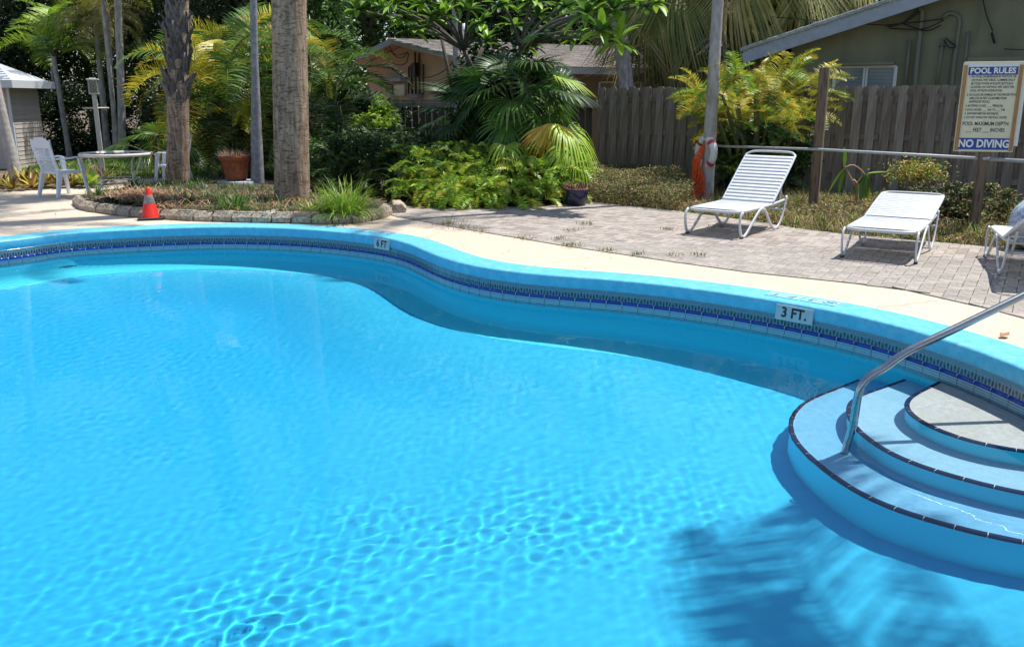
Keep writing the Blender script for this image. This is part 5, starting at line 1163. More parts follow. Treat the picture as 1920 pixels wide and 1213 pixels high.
# ---- trunks with materials
M_ring = mat('pale_ringed_bark', (.38, .35, .32), .85, var=(.48, .46, .43), scale=6, stretch=(3, 3, 1), var2=(.25, .225, .20), scale2=5, bump=.3, bscale=30)
M_white = mat('whitish_palm_bark', (.42, .40, .39), .85, var=(.52, .50, .50), scale=6, stretch=(3, 3, 1), var2=(.30, .27, .25), scale2=6, bump=.3, bscale=30)
M_greyb = mat('smooth_grey_bark', (.27, .27, .30), .85, var=(.34, .34, .37), scale=7, var2=(.19, .19, .20), scale2=12, bump=.3, bscale=30)
def big_bark():
    n = NM('fissured_palm_bark'); n.nt.nodes['Principled BSDF'].inputs['Roughness'].default_value = .95
    mp = n.nt.nodes.new('ShaderNodeMapping'); mp.inputs['Scale'].default_value = (7, 7, .9); n.nt.links.new(n.tc.outputs['Object'], mp.inputs[0])
    t1 = n.nt.nodes.new('ShaderNodeTexNoise'); t1.inputs['Scale'].default_value = 3.5; t1.inputs['Detail'].default_value = 6; n.nt.links.new(mp.outputs[0], t1.inputs[0])
    m2 = n.nt.nodes.new('ShaderNodeMapping'); m2.inputs['Scale'].default_value = (1.8, 1.8, 5); n.nt.links.new(n.tc.outputs['Object'], m2.inputs[0])
    t2 = n.nt.nodes.new('ShaderNodeTexNoise'); t2.inputs['Scale'].default_value = 3.0; t2.inputs['Detail'].default_value = 7; t2.inputs['Distortion'].default_value = 1.6; t2.inputs['Roughness'].default_value = .65; n.nt.links.new(m2.outputs[0], t2.inputs[0])
    def mr(o, a, b): r = n.nt.nodes.new('ShaderNodeMapRange'); r.inputs[1].default_value = a; r.inputs[2].default_value = b; n.nt.links.new(o, r.inputs[0]); return r.outputs[0]
    c = n.mix(mr(t1.outputs[0], .35, .65), (.21, .14, .095), (.45, .325, .23)); c = n.mix(n.f('MULTIPLY', mr(t2.outputs[0], .52, .72), .5), c, (.12, .08, .055)); c = n.mix(n.noise(1.0, .5, .7), c, (.36, .235, .15))
    h = n.f('SUBTRACT', t1.outputs[0], n.f('MULTIPLY', mr(t2.outputs[0], .54, .66), .6)); bp = n.nt.nodes.new('ShaderNodeBump'); bp.inputs['Strength'].default_value = 1; bp.inputs['Distance'].default_value = .03; n.nt.links.new(h, bp.inputs['Height']); n.nt.links.new(bp.outputs[0], n.b.inputs['Normal'])
    return n.done(c, .95)
M_big = big_bark(); M_boot = mat('grey_leaf_boot', (.16, .14, .13), .9, var=(.27, .245, .23), scale=7, stretch=(5, 5, 1), var2=(.07, .06, .055), scale2=6, bump=.6, bscale=22, rnd=.25)
PF_long = [pinnate('frond', 2.9, 62, .62, ML_green, 30 + k, arch=1.5, vee=.15, width=.035, droopl=.9, rise=.7) for k in range(3)]
PF_young = [pinnate('frond', 1.7, 36, .42, ML_green, 40 + k, arch=1.3, vee=.35, width=.035, droopl=.6, rise=.6) for k in range(3)]
PF_yel = [pinnate('frond', 1.75, 44, .44, ML_yellow, 50 + k, arch=1.5, vee=.45, width=.026, droopl=.55, rise=.8) for k in range(4)]
PF_grn = [pinnate('frond', 1.9, 44, .46, ML_green, 60 + k, arch=1.5, vee=.4, width=.028, droopl=.6, rise=.8) for k in range(4)]
PF_up = [pinnate('frond', .95, 26, .26, (ML_yellow if k < 2 else ML_bright), 56 + k, arch=1.0, vee=.4, width=.024, droopl=.45, rise=.9) for k in range(3)]
PF_updk = [pinnate('frond', .95, 26, .26, ML_dark if k else ML_mid, 156 + k, arch=1.0, vee=.4, width=.026, droopl=.45, rise=.9) for k in range(2)]
PF_brt = [pinnate('frond', 1.7, 38, .5, ML_bright, 45 + k, arch=1.5, vee=.3, width=.04, droopl=.5, rise=.75) for k in range(2)]
PF_dk = [pinnate('frond', 1.9, 40, .46, ML_dark, 65 + k, arch=1.6, vee=.3, width=.03, droopl=.7, rise=.7) for k in range(2)]
PF_drp = [pinnate('frond', 2.3, 46, .55, ML_tan, 70 + k, arch=2.1, vee=-.1, width=.032, droopl=1.3, rise=.6) for k in range(3)]
FAN_sabal = [fan('frond', 1.05, 30, ML_fan, 80 + k, pet=1.0, spread=3.6, split=.4, droop=.9, arch=.9) for k in range(3)]
FAN_tan = [fan('frond', 1.25, 34, ML_tan, 90 + k, pet=.9, spread=3.3, split=.35, droop=1.5, arch=1.2) for k in range(4)]
FAN_dead = [fan('dead_frond', 1.1, 26, ML_dead, 100 + k, pet=.7, spread=2.0, split=.25, droop=2.0, arch=1.6) for k in range(3)]
FAN_cn = [fan('frond', .72, 24, ML_fan[:1] + ML_dark[2:] if k < 3 else ML_fan, 110 + k, pet=.75, spread=4.1, split=.5, droop=.55, arch=.8, cup=.2) for k in range(4)]
FAN_gold = [fan('yellow_frond', .80, 22, ML_gold, 120 + k, pet=.45, spread=2.6, split=.55, droop=.6, arch=1.0) for k in range(2)]
FAN_lit = [fan('frond', .80, 26, ML_bright, 125 + k, pet=.75, spread=3.8, split=.45, droop=.85, arch=1.0, cup=.2) for k in range(2)]
def palm(px, py, top_px, top_py, r0, r1, label, m, crown=None, ncr=0, H=None, flare=1.3, ringed=.12, seed=0, el=(-.5, 1.2), d=None, cat='palm', group=None, z0=0, sc_=(.85, 1.15), crowns=None, n=14):
    b = G(px, py, z0) if d is None else at_d(px, d); r = empty('palm_tree', (b.x, b.y, 0), 0, label, cat, group); t = AT(top_px, top_py, b.y); k = (t - b); 
    if H is None: H = t.z
    e = b + k * (H / max(.1, t.z)); e.y = b.y + .1; pts = [(0, 0, -.05), (0, 0, .12), tuple((e - b) * .33 + Vector((0, 0, 0))), tuple((e - b) * .66), tuple(e - b)]
    mesh_obj('trunk', trunk_mesh('trunk', pts, [r0 * flare, r0 * 1.02, r0, (r0 + r1) / 2, r1], m, n=n, ringed=ringed, seed=seed), r)
    if ncr: put_fronds(r, crown, ncr, e - b, seed + 1, el, sc_)
    return r, e - b
# sabal with old leaf boots
r_, top = palm(335, 358, 332, 0, .18, .175, 'stout palm with grey criss-cross leaf bases on its upper trunk', M_big, FAN_sabal, 18, H=9.0, flare=1.12, ringed=0, seed=1)
bt = MB(); bt.add([(-.075, 0, 0), (.075, 0, 0), (.055, -.05, .18), (-.055, -.05, .18), (.028, -.10, .33), (-.03, -.10, .31), (-.05, .03, 0), (.05, .03, 0), (.035, -.02, .2), (-.035, -.02, .2), (0, -.055, .30), (-.012, -.085, .36), (.02, -.078, .345)],
       [(0, 1, 2, 3), (3, 2, 4, 12, 11, 5), (1, 7, 8, 2), (6, 0, 3, 9), (2, 8, 10, 4), (9, 3, 5, 10), (7, 6, 9, 8), (8, 9, 10)])
mboot = bt.mesh('leaf_base', M_boot); i = 0; z = 1.55; rs = np.random.default_rng(5)
while z < 6.1:
    for k in range(6):
        a = k * math.pi / 3 + (i % 2) * math.pi / 6 + rs.normal(0, .10); rr = .158; f = z / 9.0; 
        o = mesh_obj('leaf_base', mboot, r_, (top.x * f + rr * math.cos(a), top.y * f + rr * math.sin(a), z + rs.normal(0, .03)), (rs.normal(0, .10), rs.normal(0, .22), a + math.pi / 2)); s = rs.uniform(.8, 1.25); o.scale = (s * 1.1, s, s)
    i += 1; z += .155
# thick trunk
palm(549, 388, 541, 0, .25, .235, 'thickest brown fissured palm trunk in the front bed', M_big, PF_long, 16, H=11, flare=1.08, ringed=0, seed=11, el=(-.3, 1.2), n=24)
palm(484, 356, 474, 0, .062, .055, 'slim smooth grey palm beside the terracotta pot', M_greyb, PF_young, 9, H=10, flare=2.2, seed=12)
r_, top = palm(1324, 377, 1347, 0, .085, .079, 'slim whitish ringed palm carrying the ring buoy', M_white, PF_young, 9, H=12, flare=1.35, ringed=.155, seed=13, n=20)
palm(1197, 200, 1158, 10, .165, .15, 'leaning grey palm rising behind the brown fence', M_ring, PF_long, 16, H=7.0, seed=14, d=20.0)
palm(857, 200, 852, 0, .06, .055, 'thin pale trunk in front of the peach house gable', M_ring, PF_young, 10, H=6, seed=15, d=19.0)
GRP = 'slim ringed palms behind the round table'
palm(131, 298, 110, 180, .065, .06, 'slim palm with bright green fronds left of the lamp post', M_ring, PF_brt + PF_young[:1], 12, H=2.75, seed=16, group=GRP, el=(-.2, 1.1))
palm(109, 288, 93, 95, .055, .05, 'slim palm with arching light green crown right of the shed roof', M_ring, PF_brt, 14, H=3.05, seed=17, group=GRP, el=(-.3, 1.2))
palm(203, 295, 180, 75, .085, .07, 'slim palm just right of the lamp post with drooping yellow crown', M_ring, PF_drp, 16, H=3.7, seed=18, group=GRP, el=(-.6, 1.2), sc_=(.6, .85))
palm(217, 296, 203, 70, .055, .05, 'thinnest ringed palm in the middle of the cluster', M_ring, PF_drp, 10, H=3.9, seed=19, group=GRP, el=(-.6, 1.2), sc_=(.6, .85))
palm(222, 300, 196, 60, .06, .055, 'slim palm leaning left across the palm cluster', M_ring, PF_yel, 12, H=4.4, seed=20, group=GRP, el=(-.6, 1.2))
palm(231, 300, 219, 0, .095, .085, 'tallest pale ringed palm at the right of the cluster', M_ring, PF_long, 14, H=6.3, seed=21, group=GRP)
palm(31, 338, -4, 190, .10, .09, 'whitish palm trunk leaning in front of the shed', M_white, PF_yel, 14, H=4.8, seed=22)
# palm out of frame on the right: shades the corner of the pool, its fronds hang into the upper right corner
r_ = empty('palm_tree', (7.7, 9.0, 0), 0, 'palm whose dark fronds hang into the upper right corner', 'palm'); mesh_obj('trunk', trunk_mesh('trunk', [(0, 0, -.05), (0, 0, 1.5), (.05, 0, 3.4)], [.16, .14, .13], M_ring, ringed=.12), r_)
put_fronds(r_, PF_dk + PF_grn[:1], 22, (.05, 0, 3.3), 31, (-.7, 1.1), (.85, 1.1))
r_ = empty('palm_tree', (6.45, 2.95, 0), 0, 'tall palm right of the pool that shades its near corner', 'palm'); mesh_obj('trunk', trunk_mesh('trunk', [(0, 0, -.05), (-.15, .1, 3), (-.5, .5, 7.6)], [.22, .17, .15], M_ring, ringed=.14), r_)
put_fronds(r_, PF_long, 34, (-.5, .5, 7.6), 33, (-.6, 1.2), (1.15, 1.5))
# ---- areca clumps
def areca(c, nst, nfr, H, spread, label, meshes, seed, el=(.1, 1.35), cat='palm clump', mix=None, sc_=(.8, 1.1), low=.25):
    rs = np.random.default_rng(seed); r = empty('areca_palm', c, 0, label, cat); b = MB(); tips = []
    for i in range(nst):
        a = rs.uniform(0, 6.28); q = spread * math.sqrt(rs.uniform()); x, y = q * math.cos(a) * .45, q * math.sin(a) * .45; h = H * rs.uniform(.35, .8); tx, ty = x * 2.1, y * 2.1
        b.tube(smooth_curve([(x, y, -.02), (x * 1.2, y * 1.2, h * .5), (tx, ty, h)], False, .25), .028, 6); tips.append((tx, ty, h))
    b.build('stems', M_stem, r)
    for i in range(nfr):
        tx, ty, h = tips[i % nst]; h2 = h * rs.uniform(low, 1.0) if i > nfr * .55 else h; a = math.atan2(ty, tx) + rs.normal(0, 1.0); e = rs.uniform(*el) - .3 * (h2 < h * .7); mm = meshes[int(rs.integers(0, len(meshes)))] if (mix is None or h2 > H * .42) else mix[int(rs.integers(0, len(mix)))]
        o = mesh_obj('frond', mm, r, (tx * (h2 / h), ty * (h2 / h), h2)); s = rs.uniform(*sc_); o.scale = (s, s, s)
        o.rotation_euler = (Matrix.Rotation(a, 3, 'Z') @ Matrix.Rotation(-(e - .8), 3, 'Y') @ Matrix.Rotation(rs.normal(0, .35), 3, 'X')).to_euler()
    return r
areca(at_d(446, 18.6), 14, 130, 3.7, 1.1, 'large areca palm clump with yellow arching fronds between the two trunks', PF_yel + PF_grn[:2], 201, mix=PF_yel[:1] + PF_dk)
areca(at_d(500, 20.2), 10, 60, 3.8, 1.3, 'darker areca palm clump behind the slim grey palm', PF_grn + PF_yel[:1] + PF_dk, 202, mix=PF_dk)
areca(at_d(600, 18.6), 9, 55, 2.9, .9, 'green areca palm clump just right of the thickest trunk', PF_grn + PF_dk + PF_yel[:1], 203, mix=PF_dk)
g = G(1418, 372); areca((g.x + .1, g.y + .35, 0), 28, 290, 2.45, 1.15, 'bushy yellow green areca palm in front of the fence by the white palm', PF_up, 204, mix=PF_updk, sc_=(.55, .85), el=(.2, 1.5), low=.10)
c_ar = (g.x + .1, g.y + .5, 0)
# single bright low frond beside it
sg = empty('cycad_plant', (G(1422, 376).x, G(1422, 376).y - .25, 0), 0, 'single stiff yellow green frond sticking out low beside the raised lounger', 'plant')
me = pinnate('frond', .85, 17, .17, ML_bright, 300, arch=.5, vee=.5, width=.045, droopl=.15, rise=.95); o = mesh_obj('frond', me, sg, (0, 0, .05), (0, 0, R(172)))
# ---- Chinese fan palm in the centre
c = at_d(962, 15.6); cf = empty('fan_palm', c, 0, 'big dark fan palm in the centre with yellowing right hand leaves', 'palm')
mesh_obj('trunk', trunk_mesh('trunk', [(0, 0, -.05), (.02, .05, .6), (.05, .05, 1.55)], [.2, .17, .16], M_bark, rough=.05), cf)
put_fronds(cf, FAN_cn[:4], 36, (.05, .05, 1.45), 71, (-.9, 1.2), (.8, 1.12), roll=.6)
def fr_at(me, px, py, Y, az, e, s, parent, origin):
    p = AT(px, py, Y) - Vector(origin); o = mesh_obj(me.name.split('.')[0], me, parent, p); o.rotation_euler = (Matrix.Rotation(az, 3, 'Z') @ Matrix.Rotation(-e, 3, 'Y')).to_euler(); o.scale = (s,) * 3
for k, (me, px, py, Y, az, e, s) in enumerate(((FAN_cn[1], 985, 215, 15.2, R(-25), .35, 1.0), (FAN_lit[1], 1000, 250, 15.0, R(-40), .05, .95), (FAN_gold[0], 1025, 195, 14.6, R(-80), -.95, .9), (FAN_lit[0], 1010, 275, 14.8, R(-30), -.15, .9), (FAN_gold[1], 1060, 275, 14.6, R(-20), -.75, .75),
        (FAN_lit[1], 1000, 185, 15.3, R(-15), .55, .75), (FAN_cn[2], 965, 150, 15.4, R(-10), 1.0, .9), (FAN_cn[0], 985, 140, 15.4, R(20), 1.1, .9), (FAN_lit[1], 940, 280, 14.6, R(-80), .1, .55), (FAN_cn[0], 975, 170, 15.1, R(-60), .5, .9), (FAN_lit[1], 1030, 250, 14.7, R(-60), -.5, .8))): fr_at(me, px, py, Y, az, e, s, cf, c)
c = at_d(880, 16.4); cf = empty('fan_palm', c, 0, 'smaller dark fan palm left of centre below the peach gable', 'palm')
mesh_obj('trunk', trunk_mesh('trunk', [(0, 0, -.05), (.0, .05, .5), (.0, .05, 1.0)], [.16, .14, .13], M_bark, rough=.05), cf); put_fronds(cf, FAN_cn, 18, (0, .05, 1.0), 72, (-.6, 1.1), (.8, 1.0), roll=.5)
c = at_d(288, 21.5); cf = empty('fan_palm', c, 0, 'small green fan palm left of the palm with leaf bases', 'palm'); put_fronds(cf, FAN_sabal, 11, (0, 0, .15), 73, (.1, 1.3), (.65, .85), roll=.3)
# ---- shaggy palms hanging over the far house
for k, (px, d, z, n, lab) in enumerate(((1255, 21.0, 3.75, 30, 'shaggy palm with dead grey skirt left of the slim white palm'), (1400, 20.4, 4.25, 34, 'shaggy yellow green fan palm between the white palm and green roof'), (1505, 21.5, 4.7, 30, 'shaggy palm rising behind the low end of the green roof'), (1330, 22.5, 4.6, 26, 'shaggy palm crown behind the slim white palm'))):
    c = at_d(px, d); r_ = empty('shaggy_palm', c, 0, lab, 'palm', 'shaggy fan palms over the far house'); mesh_obj('trunk', trunk_mesh('trunk', [(0, 0, -.05), (0, 0, z * .5), (0, 0, z)], [.2, .19, .2], M_bark, rough=.05), r_)
    put_fronds(r_, FAN_tan, n, (0, 0, z), 400 + k, (-1.0, 1.1), (.85, 1.15), roll=.35); put_fronds(r_, FAN_dead, 16, (0, 0, z - .35), 410 + k, (-1.3, -.6), (.8, 1.1), nm='dead_frond', roll=.4)
# ---- broad leaved trees: trunk, limbs, leaf masses
def tree(px, d, H, rad, n, size, label, mats, seed, cz=None, clumps=60, tr=.14, w=None, aspect=.42, group=None, cat='tree'):
    c = at_d(px, d); r = empty('broadleaf_tree', c, 0, label, cat, group); rs = np.random.default_rng(seed); cz = cz if cz is not None else H - rad[2]
    b = MB(); b.tube(smooth_curve([(0, 0, -.05), (rs.normal(0, .1), rs.normal(0, .1), cz * .45), (rs.normal(0, .2), rs.normal(0, .2), cz)], False, .3), list(np.linspace(tr, tr * .6, len(smooth_curve([(0, 0, -.05), (0, 0, cz * .45), (0, 0, cz)], False, .3)))) if False else tr, 8)
    for i in range(9):
        a = rs.uniform(0, 6.28); q = Vector((rad[0] * .75 * math.cos(a), rad[1] * .75 * math.sin(a), cz + rad[2] * rs.uniform(-.5, .7))); z_ = cz * rs.uniform(.5, .9); b.tube(smooth_curve([(0, 0, z_), (q.x * .5, q.y * .5, (z_ + q.z) / 2 + .1), tuple(q)], False, .3), tr * .35, 5)
    b.build('trunk', M_bark, r)
    mesh_obj('crown', leaves('crown', crown_points(n, (0, 0, cz), rad, seed, clumps), size, mats, seed + 1, weights=w, aspect=aspect, hang=.25), r)
    return r
DK = [.45, .3, .17, .08]
BG = 'dense trees closing the view behind the garden'
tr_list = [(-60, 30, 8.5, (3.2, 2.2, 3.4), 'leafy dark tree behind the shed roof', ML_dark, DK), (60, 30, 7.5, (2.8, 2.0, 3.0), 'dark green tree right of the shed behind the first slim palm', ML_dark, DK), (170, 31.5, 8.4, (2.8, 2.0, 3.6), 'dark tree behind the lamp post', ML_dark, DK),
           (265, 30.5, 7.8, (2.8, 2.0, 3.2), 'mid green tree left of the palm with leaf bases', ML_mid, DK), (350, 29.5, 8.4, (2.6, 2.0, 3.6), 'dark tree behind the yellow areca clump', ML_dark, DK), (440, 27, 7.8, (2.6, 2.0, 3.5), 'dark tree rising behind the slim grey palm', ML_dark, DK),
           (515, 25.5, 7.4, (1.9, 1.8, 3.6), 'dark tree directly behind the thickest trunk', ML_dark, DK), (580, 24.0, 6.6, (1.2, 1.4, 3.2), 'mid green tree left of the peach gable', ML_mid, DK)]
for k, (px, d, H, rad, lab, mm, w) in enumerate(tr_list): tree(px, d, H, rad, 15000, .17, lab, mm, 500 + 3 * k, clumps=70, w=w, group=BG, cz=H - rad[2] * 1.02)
for k, (px, d, H, lab) in enumerate(((700, 38, 12, 'tall dark tree behind the peach ridge near the gable peak'), (860, 39, 12.5, 'tall dark tree behind the middle of the shingle roof'), (1000, 40, 12, 'tall dark tree above the centre of the long shingle roof'), (1130, 41, 12.5, 'tall dark tree behind the leaning grey palm'), (1290, 41, 12.5, 'tall dark tree behind the shaggy palms'), (1440, 40, 12.5, 'tall dark tree behind the low end of the green roof'), (1580, 39, 12, 'tall dark tree hidden behind the green gable'))):
    tree(px, d, H, (4.6, 2.6, 5.0), 15000, .30, lab, ML_dark if k % 2 else ML_mid, 560 + 3 * k, clumps=90, w=DK, tr=.25, group='tall trees behind the peach house', cz=5.6)
for k, (px, d, lab) in enumerate(((-40, 26.5, 'low dark undergrowth beside the shed'), (60, 27, 'low dark undergrowth behind the first chair'), (160, 27.2, 'low dark undergrowth behind the lamp post'), (265, 26.5, 'low dark undergrowth behind the small fan palm'), (360, 24, 'low dark undergrowth behind the palm with leaf bases'), (455, 23.5, 'low dark undergrowth behind the terracotta pot'), (560, 21.0, 'low dark undergrowth behind the thickest trunk'), (650, 20.0, 'low dark undergrowth left of the mossy fence'))):
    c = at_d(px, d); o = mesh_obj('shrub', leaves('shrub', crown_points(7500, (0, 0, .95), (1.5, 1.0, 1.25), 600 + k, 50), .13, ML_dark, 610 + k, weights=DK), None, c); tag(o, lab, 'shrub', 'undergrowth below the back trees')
# plumeria: forking limbs with rosettes of long leaves
pl = empty('plumeria_tree', at_d(965, 16.8), 0, 'forking plumeria tree with long bright leaves at the top centre', 'tree'); o0 = pl.location.copy(); b = MB(); rs = np.random.default_rng(77)
ros = [(1128, 62, 13.2), (1158, 80, 13.4), (1100, 25, 13.6), (1060, 15, 16), (1150, 20, 13.5), (1010, 30, 16.5), (1185, 5, 13.2), (1225, 8, 13.0), (940, 10, 15), (880, 20, 15.2), (800, 10, 15.0), (760, 35, 15.0), (720, 25, 15.3), (700, 3, 15.5), (778, 62, 14.8), (830, 30, 15), (900, 45, 16.2), (965, 50, 16.4), (1040, 60, 16.4), (850, 5, 15.6), (1000, 5, 15), (740, 10, 15), (1080, 75, 16.2), (670, 20, 15.6), (1120, 5, 14), (910, 80, 16.2), (815, 38, 15.3), (990, 90, 16.5)]
base = Vector((0, 0, 0)); forks = [AT(935, 120, 16.6) - o0, AT(975, 90, 16.2) - o0, AT(870, 95, 16.4) - o0]
for f in forks: b.tube(smooth_curve([(0, 0, 0), tuple(f * .5 + Vector((.1, 0, 0))), tuple(f)], False, .2), list(np.linspace(.085, .04, len(smooth_curve([(0, 0, 0), tuple(f * .5 + Vector((.1, 0, 0))), tuple(f)], False, .2)))), 8)
for x, y, Y in ros:
    t = AT(x, y, Y) - o0; f = min(forks, key=lambda q: (q - t).length); b.tube(smooth_curve([tuple(f), tuple(f.lerp(t, .5) + Vector((0, 0, .12))), tuple(t)], False, .15), .024, 6)
b.tube([AT(852, 190, 16.5) - o0, AT(828, 72, 16.5) - o0], .035, 6); b.tube([AT(880, 150, 16.5) - o0, AT(905, 90, 16.5) - o0], .04, 6)
b.build('trunk', mat('dark_plumeria_bark', (.075, .065, .055), .9, var=(.12, .105, .09), scale=9, bump=.4), pl)
V = []; F = []; MI = []
def long_leaf(p, d, l, w, droop=.5, mi=0, S_=5, vf=.18):
    d = np.array(d, float); d /= np.linalg.norm(d); p = np.array(p, float); k0 = len(V)
    for h in range(S_ + 1):
        u_ = h / S_; s_ = np.cross(d, (0, 0, 1.)); s_ /= np.linalg.norm(s_) + 1e-6; nn = np.cross(s_, d); ww = w * math.sin(math.pi * min(.98, u_ * .86 + .10)) ** .8 * .5 + .002
        V.extend([p - s_ * ww + nn * ww * vf * 2, p.copy(), p + s_ * ww + nn * ww * vf * 2]); p = p + d * l / S_; d = d + np.array([0, 0, -droop / S_]); d /= np.linalg.norm(d)
    for h in range(S_):
        for k in (0, 1): F.append((k0 + 3 * h + k, k0 + 3 * h + k + 1, k0 + 3 * h + k + 4, k0 + 3 * h + k + 3)); MI.append(mi)
for j, (x, y, Y) in enumerate(ros):
    t = AT(x, y, Y) - o0
    for i in range(17): a = i * 2.4; e = rs.uniform(-.35, 1.1); long_leaf(t, (math.cos(a) * math.cos(e), math.sin(a) * math.cos(e), math.sin(e)), rs.uniform(.26, .42) * (1.25 if j < 3 else 1), .095 * (1.2 if j < 3 else 1), rs.uniform(.4, 1.1), int(rs.integers(0, 4)) if j > 2 else int(rs.integers(1, 4)))
mesh_obj('crown', np_mesh('crown', V, F, ML_mid[:2] + [ML_bright[0], ML_bright[2]], True, MI), pl)
# yellow green shrub beside the mossy fence
def shrub(px, py, d, rad, zc, n, size, mats, seed, label, w=None, clumps=26, aspect=.42, name='shrub', cat='shrub', group=None):
    c = at_d(px, d) if py is None else G(px, py); o = mesh_obj(name, leaves(name, crown_points(n, (0, 0, zc), rad, seed, clumps), size, mats, seed + 1, weights=w, aspect=aspect), None, c); return tag(o, label, cat, group)
shrub(702, None, 17.6, (.52, .45, .85), .85, 2600, .12, ML_bright, 701, 'bright yellow green shrub left of the mossy fence', clumps=26)
shrub(650, None, 17.0, (.5, .5, .62), .6, 4200, .10, ML_dark, 702, 'dark green shrub right of the thickest trunk', w=DK)
shrub(742, None, 16.6, (.9, .6, .55), .5, 6000, .10, ML_dark, 703, 'dark green shrub below the mossy fence', w=DK, clumps=40); shrub(610, None, 15.8, (.55, .5, .62), .55, 4000, .09, ML_mid, 704, 'leafy green shrub touching the thickest trunk', w=[.4, .3, .1, .2])
shrub(690, None, 14.9, (.75, .5, .55), .5, 6000, .08, ML_dark, 705, 'low dark shrub behind the big light grass tuft', w=[.3, .3, .25, .15], clumps=34)
# ---- ferns
ML_bro_ = LM('yellowed_fern', ((.42, .36, .06),), .25)
fern_me = [pinnate('fern', .62, 17, .115, (ML_bright, ML_bright[:3] + ML_mid[2:3], ML_bright + ML_bro_[:1])[k], 720 + k, arch=1.4, vee=.25, width=.034, droopl=.3, rise=1.0, bare=.05) for k in range(3)]
def merged(name, meshes, placements, label, cat, kind=None, parent=None, loc=(0, 0, 0)):
    "join many placed copies of small meshes into one mesh"
    data = []
    for me in meshes:
        v = np.empty(len(me.vertices) * 3, np.float32); me.vertices.foreach_get('co', v); f = np.array([list(p.vertices) for p in me.polygons]); mi = np.empty(len(me.polygons), np.int32); me.polygons.foreach_get('material_index', mi); data.append((v.reshape(-1, 3), f, mi, list(me.materials)))
    mats = []; Vs = []; Fs = []; Ms = []; n0 = 0; offm = []
    for d_ in data: offm.append([(mats.index(m) if m in mats else (mats.append(m) or len(mats) - 1)) for m in d_[3]])
    for k, M, T in placements:
        v, f, mi, _ = data[k]; Vs.append(v @ np.array(M).T + np.array(T)); Fs.append(f + n0); Ms.append(np.array(offm[k])[mi]); n0 += len(v)
    o = mesh_obj(name, np_mesh(name, np.concatenate(Vs), np.concatenate(Fs), mats, True, np.concatenate(Ms)), parent, loc); return tag(o, label, cat, None, kind)
def rot(az, e, roll, s): return np.array(Matrix.Rotation(az, 3, 'Z') @ Matrix.Rotation(-e, 3, 'Y') @ Matrix.Rotation(roll, 3, 'X')) * s
rs = np.random.default_rng(81); pls = []
for i in range(900):
    px = rs.uniform(765, 1085); t = rs.uniform() ** 1.2; yb = np.interp(px, [765, 850, 960, 1050, 1085], [388, 392, 392, 386, 378]); g = G(px, yb); dd = t * 1.7; p = Vector((g.x * (1 + dd / g.y * .9), g.y + dd + .12, 0)); top = .12 + .62 * min(1, (dd + .05) / 1.0) * (.75 + .5 * vnoise(np.array([p.x * 1.8]), np.array([p.y * 1.8]), 5)[0])
    z = top * rs.uniform(.35, 1.0); az = rs.uniform(math.pi, 2 * math.pi) if rs.uniform() < .6 else rs.uniform(0, 6.28); pls.append((int(rs.integers(0, 3)), rot(az, rs.uniform(-.9, .3), rs.normal(0, .4), rs.uniform(.6, 1.05)), (p.x, p.y, z)))
merged('fern_bed', fern_me, pls, 'bright yellow green fern mass along the patio edge', 'ferns', 'stuff')
fern_dk = [pinnate('fern', .6, 17, .115, ML_mid if k < 1 else ML_dark, 730 + k, arch=1.4, vee=.15, width=.022, droopl=.3, rise=1.0, bare=.05) for k in range(2)]; pls = []
for i in range(620):
    px = rs.uniform(700, 960) if i % 3 else rs.uniform(590, 780); d = rs.uniform(14.2, 16.4); p = at_d(px, d); z = rs.uniform(.1, .55) + (.35 * (d - 14.2) / 2.2); pls.append((int(rs.integers(0, 2)), rot(rs.uniform(0, 6.28), rs.uniform(-.7, .5), rs.normal(0, .4), rs.uniform(.7, 1.2)), (p.x, p.y, z)))
merged('fern_bed', fern_dk, pls, 'shaded dark green fern mass behind the bright ferns', 'ferns', 'stuff')
# ---- grass tufts in the bed
GT = 'strap leaved grass tufts in the palm bed'
for k, (px, py, n, L_, lab, mm) in enumerate(((648, 404, 560, .60, 'largest light green grass tuft at the right end of the bed', ML_bright), (440, 398, 220, .36, 'grass tuft in front of the terracotta pot', ML_mid + ML_bright[:1]), (347, 388, 190, .36, 'dark grass tuft at the foot of the palm with leaf bases', ML_mid), (252, 358, 150, .34, 'grass tuft behind the traffic cone', ML_mid), (186, 374, 130, .30, 'grass tuft at the left end of the bed below the table', ML_mid), (590, 398, 110, .30, 'small grass tuft between thick trunk and largest tuft', ML_bright), (395, 378, 90, .28, 'thin grass tuft right of the palm with leaf bases', ML_mid))):
    g = G(px, py, .08); o = mesh_obj('grass_tuft', blades(n, .13 if n < 400 else .2, L_, (.15, 1.35), .013, 740 + k, 1.7, mm, 'grass_tuft', 5), None, (g.x, g.y, .09)); tag(o, lab, 'grass tuft', GT)
